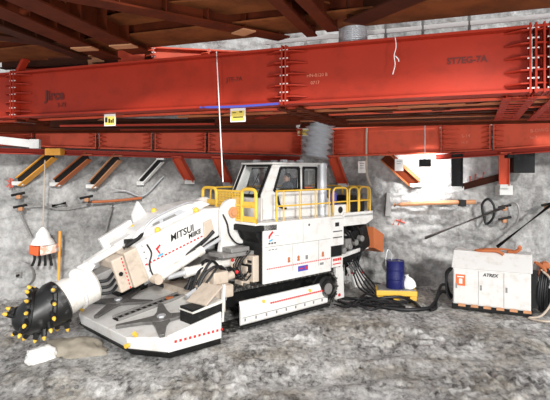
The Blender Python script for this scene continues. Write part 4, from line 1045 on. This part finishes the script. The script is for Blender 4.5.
for s in (1, -1):
    c = V((3.5, s * 1.06, ztop(3.5) + .045)); tl = V((1, 0, -.15)).normalized(); nl = V((.15, 0, 1)).normalized(); sl = V((0, 1, 0))
    m1 = MB(); m1.cone(c - nl * .05, c + nl * .05, .26, n=18)
    for ax, ay in ((.86, -.54), (-.84, .46), (-.48, -.86), (.52, .88)):
        e = tl * ax + sl * (ay * s); L = e.length; e.normalize(); w = e.cross(nl)
        poly = [c - w * .25, c + e * L * .42 - w * .10, c + e * L - w * .05, c + e * L + w * .06, c + e * L * .4 + w * .15, c + w * .25]
        m1.prism([p - nl * .035 for p in poly], nl * .07)
    sw = P(m1, 'gathering_star', DGREY, ap, bevel=.01)
    m1 = MB(); m1.cone(c + nl * .05, c + nl * .09, .1, n=6); P(m1, 'star_hub', LGREY, ap)
    # side wing
    m1 = MB(); y = s * 1.99
    m1.prism([V((2.5, y, .16)), V((3.9, y, .16)), V((3.9, y, .52)), V((2.85, y, .70)), V((2.5, y, .76))], (0, -s * .06, 0)); P(m1, 'side_plate', WHITE, ap, bevel=.01)
    m1 = MB()
    for i in range(11): x = 2.5 + i * .122; m1.box((x, s * 1.99, .36 - .0 * i), (.06, .012, .055))
    P(m1, 'red_marking', REDM, ap, each=True)
    m1 = MB(); m1.bb(2.44, 3.26, s * 1.45, s * 1.93, .6, .94); P(m1, 'wing_recess', BLACK, ap)
    m1 = MB(); m1.prism([V((2.42, s * 1.96, .95)), V((3.26, s * 1.96, .84)), V((3.28, s * 1.96, .88)), V((2.42, s * 1.96, 1.02))], (0, -s * .55, 0)); P(m1, 'wing_top', WHITED, ap, bevel=.01)
    m1 = MB(); m1.prism([V((2.95, s * 1.25, .92)), V((2.9, s * 1.95, .95)), V((2.42, s * 1.93, 1.30)), V((2.40, s * 1.15, 1.26))], (.02, 0, .03)); P(m1, 'splash_plate', BEIGE, ap, bevel=.006)
    m1 = MB(); m1.bar((2.42, s * 1.9, .5), (2.38, s * 1.92, 1.36), .06, .06); P(m1, 'wing_strut', WHITE, ap)
    m1 = MB(); m1.cone((4.3, s * 1.36, .47), (4.36, s * 1.38, .53), .05, n=8); m1.cone((2.7, s * 1.2, 1.0), (2.7, s * 1.2, 1.08), .05, n=8); P(m1, 'yellow_cap', YEL, ap, each=True)
m1 = MB(); m1.cone((4.44, 1.28, .27), (4.52, 1.3, .27), .05, n=8); P(m1, 'yellow_cap', YEL, ap)
m1 = MB(); m1.bb(1.5, 2.3, -.85, .85, .35, .95); P(m1, 'apron_arm', BEIGE, ap, each=True)
m1 = MB(); m1.bb(1.75, 2.3, .9, 1.5, .9, 1.2); m1.bb(1.75, 2.3, -1.5, -.9, .9, 1.2); P(m1, 'apron_hinge', BEIGE, each=True, bevel=.03)

# rear conveyor, legs and hoses
m1 = MB(); m1.prism([V((-2.4, .2, 1.1)), V((-2.4, .2, 1.75)), V((-4.2, .2, 2.2)), V((-4.45, .2, 1.5)), V((-3.2, .2, 1.0))], (0, .85, 0)); rcv = P(m1, 'rear_conveyor', BLACK, bevel=.02)
m1 = MB(); m1.prism([V((-4.38, 1.2, 2.12)), V((-4.98, 1.2, 1.82)), V((-4.92, 1.2, 1.22)), V((-4.42, 1.2, 1.42))], (.15, -.75, 0)); P(m1, 'conveyor_flap', ORG, rcv, bevel=.01)
m1 = MB()
for i in range(14):
    y = R.uniform(.4, 1.35); x = R.uniform(-2.7, -3.3); z = R.uniform(1.6, 2.35)
    m1.tube([(x + .6, y, z), (x, y + R.uniform(0, .15), z + R.uniform(.05, .25)), (x - .5, y, z - .2), (x - R.uniform(.5, 1.0), y - .1, z - R.uniform(.4, .9)), (x - .3, y + .1, .7)], R.uniform(.028, .05), 7)
P(m1, 'hydraulic_hose', RUBBER, smooth=True, each=True)
m1 = MB()
for i in range(9): m1.box((R.uniform(-3.9, -2.7), R.uniform(.4, 1.15), R.uniform(1.3, 2.2)), (R.uniform(.12, .3), R.uniform(.1, .2), R.uniform(.12, .3)))
for i in range(4): x = -2.8 - .3 * i; m1.cone((x, 1.1, 1.5 + .1 * i), (x, 1.28, 1.5 + .1 * i), .1, n=12)
P(m1, 'valve_unit', GREY, each=True, bevel=.02)
m1 = MB(); m1.bar((-2.7, 1.2, 1.35), (-4.6, .9, 1.45), .1, .12); P(m1, 'rear_brace', WHITE, bevel=.01)
for s in (1, -1):
    m1 = MB(); y = s * 1.3
    m1.prism([V((-2.34, y, .08)), V((-2.75, y, .08)), V((-2.7, y, 1.0)), V((-2.5, y, 1.3)), V((-2.36, y, 1.3))], (0, -s * .12, 0)); rl = P(m1, 'rear_leg', WHITE, bevel=.015)
    m1 = MB(); m1.prism([V((-2.95, y, .95)), V((-3.2, y, 1.05)), V((-3.85, y, .55)), V((-3.6, y, .25)), V((-3.3, y, .3))], (0, -s * .1, 0)); P(m1, 'rear_foot', WHITE, rl, bevel=.015)
    m1 = MB()
    for x, z in ((-2.5, .2), (-2.5, 1.1), (-3.65, .75), (-3.1, .8)): m1.cone((x, y, z), (x, y + s * .02, z), .05, n=10)
    P(m1, 'red_cap', REDM, rl, each=True)
m1 = MB()
for i in range(5):
    a = i * .12; m1.tube([(-2.9 - a, 1.25, 1.2), (-3.0 - a, 1.45, .8), (-3.2 - a * 1.6, 1.5, .35), (-3.6 - a, 1.6, .08)], .024, 6)
P(m1, 'trailing_hose', RUBBER, each=True, smooth=True)

# ------------------------------------------------------------------ operator
def skin_figure(name, pts, edges, root, m, parent, subs=2):
    me = bpy.data.meshes.new(name); me.from_pydata([p[:3] for p in pts], edges, []); o = new_obj(name, me); o.parent = parent
    me.materials.append(m)
    sk = o.modifiers.new('Skin', 'SKIN'); sk.use_smooth_shade = True
    if not me.skin_vertices: 
        bm = bmesh.new(); bm.from_mesh(me); bm.verts.layers.skin.verify(); bm.to_mesh(me); bm.free()
    for i, p in enumerate(pts):
        sv = me.skin_vertices[0].data[i]; sv.radius = (p[3], p[4] if len(p) > 4 else p[3]); sv.use_root = (i == root)
    ss = o.modifiers.new('Subdivision', 'SUBSURF'); ss.levels = subs; ss.render_levels = subs
    return o
def bake(o):
    bpy.context.view_layer.update()
    dg = bpy.context.evaluated_depsgraph_get(); me = bpy.data.meshes.new_from_object(o.evaluated_get(dg)); me.name = o.name
    o.modifiers.clear(); o.data = me; return o
op = thing('person', tuple(OM + FW * -1.18 + LF * .45 + V((0, 0, 3.08))), 'seated person in dark clothing inside the cab behind the side window', 'person', rz=TH)
# local to seat, facing +x
bp = [(0, 0, .06, .15, .17), (.02, 0, .22, .14, .17), (.03, 0, .38, .14, .19), (.03, 0, .49, .10, .14), (.035, 0, .56, .055, .055), (.05, 0, .63, .05, .05),
      (.02, .19, .45, .065), (.10, .25, .24, .052), (.33, .22, .20, .042), (.42, .19, .21, .03),
      (.02, -.19, .45, .065), (.10, -.25, .24, .052), (.33, -.22, .20, .042), (.42, -.19, .21, .03),
      (.06, .10, .04, .10), (.45, .13, .06, .075), (.50, .13, -.32, .052), (.62, .13, -.37, .045),
      (.06, -.10, .04, .10), (.45, -.13, .06, .075), (.50, -.13, -.32, .052), (.62, -.13, -.37, .045)]
be = [(0, 1), (1, 2), (2, 3), (3, 4), (4, 5), (3, 6), (6, 7), (7, 8), (8, 9), (3, 10), (10, 11), (11, 12), (12, 13), (0, 14), (14, 15), (15, 16), (16, 17), (0, 18), (18, 19), (19, 20), (20, 21)]
bd = bake(skin_figure('body', bp, be, 0, DARKC, op))
m1 = MB(); hc = V((.06, 0, .70))
m1.ball(hc, .105, 20, (1.0, .80, 1.12)); m1.ball(hc + V((.03, 0, -.07)), .075, 14, (1, .85, .9)); m1.prism([hc + V((.098, .014, .01)), hc + V((.098, -.014, .01)), hc + V((.098, -.02, -.03)), hc + V((.098, .02, -.03))], (.026, 0, -.006))
for s in (1, -1): m1.ball(hc + V((-.005, s * .088, -.005)), .026, 8, (.8, .4, 1.2))
hd = m1.build('head', SKIN, op, smooth=True)
m1 = MB()
for s in (1, -1): m1.ball(hc + V((.094, s * .034, .012)), .011, 8)
m1.build('eyes', INK, hd)
m1 = MB(); m1.bar(hc + V((.098, -.02, -.065)), hc + V((.098, .02, -.065)), .008, .008); m1.build('mouth', INKR, hd)
m1 = MB(); m1.ball(hc + V((-.018, 0, .03)), .112, 20, (.98, .86, 1.0)); m1.build('hair', HAIR, op, smooth=True)
for s in (1, -1):
    hp = [(.40, s * .19, .212, .026), (.47, s * .18, .215, .034, .018), (.50, s * .18, .21, .03, .016)]
    he = [(0, 1), (1, 2)]
    for k, (dy, ln) in enumerate(((-.027, .075), (-.009, .085), (.009, .08), (.027, .062))):
        i = len(hp); hp += [(.50, s * .18 + dy, .212, .009), (.50 + ln * .6, s * .18 + dy * 1.1, .205, .0085), (.50 + ln * .8, s * .18 + dy * 1.1, .175, .007)]
        he += [(2, i), (i, i + 1), (i + 1, i + 2)]
    i = len(hp); hp += [(.455, s * .18 - s * .035, .21, .010), (.50, s * .18 - s * .06, .2, .008)]; he += [(1, i), (i, i + 1)]
    bake(skin_figure('hand', hp, he, 0, SKIN, op, 1))

# ------------------------------------------------------------------ power pack at right
def gnd(px, py):
    Y = 2068 / (py - 170); return at(px, py, Y)
ga, gb_ = gnd(453, 308), gnd(531, 317); gd = (gb_ - ga); GL = gd.length; gd.normalize(); gn = V((gd.y, -gd.x, 0))
gz = math.atan2(gd.y, gd.x)
PK = thing('power_pack', (ga.x, ga.y, 0), 'white boxy power pack unit with sloped lid at right', 'generator', rz=gz)
# local: x along front, y away from camera, z up
m1 = MB(); m1.bb(0, GL, 0, 1.25, .14, 1.18); pb = P(m1, 'housing', WHITE, PK, bevel=.02)
m1 = MB(); m1.hull8([V((-.04, -.04, 1.18)), V((GL + .04, -.04, 1.18)), V((GL + .04, 1.29, 1.18)), V((-.04, 1.29, 1.18))], [V((-.04, .45, 1.62)), V((GL + .02, .45, 1.62)), V((GL + .02, 1.0, 1.62)), V((-.04, 1.0, 1.62))]); P(m1, 'sloped_lid', WHITE, PK, bevel=.015)
m1 = MB(); m1.bb(-.03, GL + .03, -.03, 1.28, 0, .14); sk = P(m1, 'skid_base', BLACK, PK, bevel=.01)
m1 = MB()
for i in range(6): x = .15 + i * GL / 6; m1.bb(x, x + .2, -.05, .0, .09, .16)
P(m1, 'skid_bracket', TANGE, sk, each=True)
for i in range(3):
    m1 = MB(); x0 = .03 + i * (GL - .04) / 3; m1.bb(x0, x0 + (GL - .04) / 3 - .025, -.025, 0, .18, 1.14); dr = P(m1, 'door', WHITE, PK, bevel=.008)
    m1 = MB(); m1.bb(x0 + .05, x0 + .09, -.045, -.025, .6, .74); P(m1, 'door_latch', GREY, dr)
m1 = MB(); m1.bb(.08, .34, -.034, -.025, .68, 1.0); st = P(m1, 'orange_sticker', CLOTHO, PK)
m1 = MB(); m1.bb(.17, .26, -.037, -.034, .74, .88); m1.bb(.12, .3, -.037, -.034, .92, .95); P(m1, 'sticker_symbol', SIGNW, st)
text('lettering', 'ATREX', .125, V((GL * .40, -.028, 1.0)), (1, 0, 0), ZUP, INK, PK, shear=.2, bold=.004)
m1 = MB(); m1.tube([(.55, .5, 1.64), (.8, .42, 1.66), (1.15, .42, 1.67), (1.32, .38, 1.58)], .045, 8); P(m1, 'hose_on_lid', ORG, PK, smooth=True)
m1 = MB(); m1.tube([(1.4, .6, 1.64), (1.6, .55, 1.66), (1.75, .5, 1.78), (1.7, .5, 1.84)], .05, 8); m1.tube([(.65, .7, 1.66), (1.3, .7, 1.7), (1.6, .7, 1.66)], .03, 8); P(m1, 'hose_fitting', ORG, PK, smooth=True)
m1 = MB()
for i in range(5): m1.tube([(-.06, .2 + .1 * i, 1.1), (-.2 - .02 * i, .2 + .1 * i, .9), (-.2, .2 + .08 * i, .4), (-.08, .2 + .1 * i, .2)], .035, 7)
P(m1, 'side_hose', RUBBER, PK, each=True, smooth=True)
m1 = MB(); m1.bb(GL, GL + .18, .15, 1.1, .2, 1.1); P(m1, 'radiator_grille', BLACK, PK, bevel=.02)
m1 = MB()
for i in range(5):
    r0 = .42 + .05 * (i % 2); cx = GL + .22 + .05 * i; cyy = .42 + .02 * i; cz = .66
    m1.tube([(cx + .05 * math.sin(a * 1.3), cyy + r0 * .75 * math.cos(a), cz + (r0 + .12) * math.sin(a)) for a in [k * math.pi / 8 for k in range(17)]], .032, 7, smooth=2)
P(m1, 'hose_loop', [RUBBER], PK, each=True, smooth=True)
m1 = MB(); m1.tube([(GL + .25, .3, 1.25), (GL + .5, .1, 1.0), (GL + .5, -.05, .5), (GL + .25, -.15, .1), (GL - .05, -.25, .03), (GL + .3, -.4, .03), (GL + .7, -.25, .03)], .03, 7); P(m1, 'pale_hose_loop', BEIGE, PK, smooth=True)
m1 = MB(); m1.tube([(GL + .1, .6, 1.4), (GL + .3, .4, 1.3), (GL + .42, .3, 1.05)], .05, 7); P(m1, 'orange_hose_end', ORG, PK, smooth=True)

# drum, spill pallet, sack
pc = gnd(398, 299); pa = V((pc.x, pc.y + .35, 0))
PL = thing('spill_pallet', tuple(pa), 'yellow spill pallet on the ground between machine and power pack', 'pallet', rz=-.12)
m1 = MB(); m1.bb(-.62, .62, -.42, .42, .10, .26); P(m1, 'tray', YEL, PK if False else PL, bevel=.02)
m1 = MB(); m1.bb(-.56, .56, -.36, .36, .255, .275); P(m1, 'grating', GREY, PL)
m1 = MB()
for x in (-.5, 0, .5): m1.bb(x - .1, x + .1, -.42, .42, -.02, .10)
P(m1, 'pallet_foot', YEL, PL, each=True)
db = pa + V((.0, .02, .275))
DR = thing('oil_drum', tuple(db), 'dark blue oil drum standing on the yellow pallet', 'drum')
m1 = MB(); m1.lathe((0, 0, 0), (0, 0, 1), [(0, .275), (.02, .285), (.27, .28), (.285, .295), (.30, .28), (.56, .28), (.575, .295), (.59, .28), (.83, .28), (.85, .285), (.86, .27), (.845, .265)], 28); P(m1, 'drum_shell', BLUE, DR, smooth=True)
m1 = MB(); m1.cone((.12, 0, .845), (.12, 0, .87), .035, n=10); P(m1, 'bung', GREY, DR)
m1 = MB(); m1.lathe((0, 0, .30), (0, 0, 1), [(0, .2855), (.16, .2855)], 28); P(m1, 'label_band', BLUE, DR)
m1 = MB(); m1.tube([(-.12, .0, .86), (-.12, 0, 1.05), (-.25, -.05, 1.2), (-.32, -.05, .9)], .022, 6); P(m1, 'pump_pipe', LGREY, DR)
sp_ = db + V((.43, -.05, 0)); m1 = MB(); m1.lathe(sp_ + V((.04, 0, -.03)), (-.28, 0, 1), [(0, .12), (.04, .2), (.16, .21), (.27, .17), (.36, .09), (.40, .04), (.46, .07)], 9)
tag(m1.build('white_sack', CLOTHW, origin=tuple(sp_)), 'crumpled white sack leaning against the blue drum', 'sack')

# cables lying on the ground
def cable(pts, r, label, group=None, m=RUBBER, cat='cable', name='ground_cable'):
    m1 = MB(); Pn = []
    for (x, y, h) in pts:
        g = gnd(x, y); g.z = max(ground_z(g.x, g.y), -.02) + r + h; Pn.append(g)
    m1.tube(Pn, r, 8); return tag(m1.build(name, m, origin=tuple(Pn[0]), smooth=True), label, cat, group)
cable([(446, 293, .0), (440, 299, .15), (432, 308, .02), (420, 311, 0), (400, 311, 0), (372, 308, 0), (350, 304, 0)], .055, 'thick black hose on the ground from the power pack to the machine')
cable([(447, 292, .2), (441, 296, .3), (436, 304, .05), (436, 309, 0), (430, 311, 0)], .045, 'short black hose drooping from the left end of the power pack')
cable([(421, 310, 0), (414, 304, .02), (400, 301, .1), (380, 301, .06)], .045, 'black hose curving along the front of the yellow pallet')
GRP = 'black hoses tangled on the ground behind the machine'
for i in range(9):
    y = 300 + i * 1.1; x0 = 338 + R.uniform(-4, 6)
    cable([(x0, y - R.uniform(0, 3), .02), (x0 + 14, y + R.uniform(-2, 4), R.uniform(0, .1)), (x0 + 28, y + R.uniform(-4, 4), R.uniform(0, .2)), (x0 + 42, y + R.uniform(-3, 3), R.uniform(0, .1)), (x0 + 60 + R.uniform(-10, 15), y + R.uniform(-3, 3), .0)], R.uniform(.03, .05), 'black hose in the tangle on the ground behind the machine', GRP)

# boulders and lumps under the cutter
def lump(c, r, m, label, name, cat, sq=(1, 1, .6), seed=0):
    bm = bmesh.new(); bmesh.ops.create_icosphere(bm, subdivisions=4, radius=r)
    for v in bm.verts:
        n = v.co.normalized(); v.co = V((v.co.x * sq[0], v.co.y * sq[1], v.co.z * sq[2])) * (1 + .28 * noise.fractal(n * 1.6 + V((seed, 0, 0)), .8, 2, 5))
    me = bpy.data.meshes.new(name); bm.to_mesh(me); bm.free(); me.materials.append(m)
    for p in me.polygons: p.use_smooth = True
    o = new_obj(name, me); o.location = c; return tag(o, label, cat)
c = gnd(41, 358); lump((c.x, c.y, .04), .34, ROCKW, 'pale rock lump on the mud just under the cutter head', 'rock', 'rock', (1.0, .8, .6), 3)
c = gnd(70, 352); lump((c.x, c.y + .1, -.1), .62, MUDB, 'brown mud heap between cutter head and loading apron', 'mud_heap', 'mud heap', (1.25, .8, .55), 8)
STG = 'small grey stones strewn over the muddy floor'
base = None
stones = []
for v in range(4):
    o = lump((0, 0, 0), .08, STONE, 'small grey stone lying loose on the muddy floor', 'stone', 'stone', (1, .8, .6), 20 + v * 3); o['group'] = STG; stones.append(o)
used = set()
for i in range(110):
    px = R.uniform(5, 545); py = R.uniform(338, 398)
    if i > 70: px = R.uniform(60, 320); py = R.uniform(345, 385)
    g = gnd(px, py); r = g - OM; a, b_ = r.dot(FW), r.dot(LF)
    if -2.6 < a < 4.9 and abs(b_) < 2.3: continue
    if px < 110 and py < 365: continue
    s = stones[i % 4]
    o = s if (i % 4) not in used else s.copy()
    if (i % 4) in used: COL.objects.link(o)
    used.add(i % 4)
    sc = R.uniform(.25, .9); o.scale = (sc, sc, sc); o.rotation_euler = (R.uniform(-.2, .2), 0, R.uniform(0, 6))
    o.location = (g.x, g.y, ground_z(g.x, g.y) + .015)

# ------------------------------------------------------------------ light and camera
w = bpy.data.worlds.new('overcast_sky'); SC.world = w; w.use_nodes = True
bg = w.node_tree.nodes['Background']; bg.inputs[0].default_value = (.93, .96, 1, 1); bg.inputs[1].default_value = .7
def light(name, typ, loc, target, energy, **k):
    d = bpy.data.lights.new(name, typ); d.energy = energy
    for a, b_ in k.items(): setattr(d, a, b_)
    o = new_obj(name, d); o.location = loc
    o.rotation_euler = (V(target) - V(loc)).to_track_quat('-Z', 'Y').to_euler(); return o
light('sun', 'SUN', (0, 0, 20), V((0, 0, 20)) + V((-.22, .94, -.32)), 2.3, angle=math.radians(5), color=(1, .98, .95))
light('waler_fill_light', 'AREA', (6, -3, 1.6), (1, 16, 5.0), 620, size=1.5, color=(1, .98, .95))  # unseen lamp behind the camera, added to brighten the walers from below
light('waler_fill_light', 'AREA', (-5, -3, 1.6), (-3, 16, 5.0), 520, size=1.5, color=(1, .98, .95))  # second added fill lamp, aimed up at the left walers
light('overhead_fill_light', 'SPOT', (-1.0, 7.6, 6.8), (-2.4, 12.0, .3), 700, spot_size=math.radians(76), spot_blend=.7, shadow_soft_size=.6, color=(1, .98, .95))  # unseen spot above the frame, added to brighten the machine's top faces
light('overhead_fill_light', 'SPOT', (3.4, 7.6, 6.8), (3.0, 12.6, .3), 360, spot_size=math.radians(76), spot_blend=.7, shadow_soft_size=.6, color=(1, .98, .95))  # another added spot out of frame, brightening the ground at right
light('floodlight_beam', 'SPOT', lp + V((0, .2, 0)), wp(428, 178, 0) + V((0, 0, 0)), 380, spot_size=math.radians(120), spot_blend=.8, shadow_soft_size=.15)
cam = bpy.data.cameras.new('camera'); co = new_obj('camera', cam); SC.camera = co
co.location = (0, 0, 4); co.rotation_euler = (math.pi / 2, 0, 0)
cam.sensor_width = 36; cam.lens = 36 * 517 / 550; cam.shift_y = -30 / 550; cam.clip_end = 200
vs = SC.view_settings; vs.view_transform = 'Standard'; vs.look = 'None'; vs.gamma = 1; vs.use_curve_mapping = False; vs.exposure = 0.34
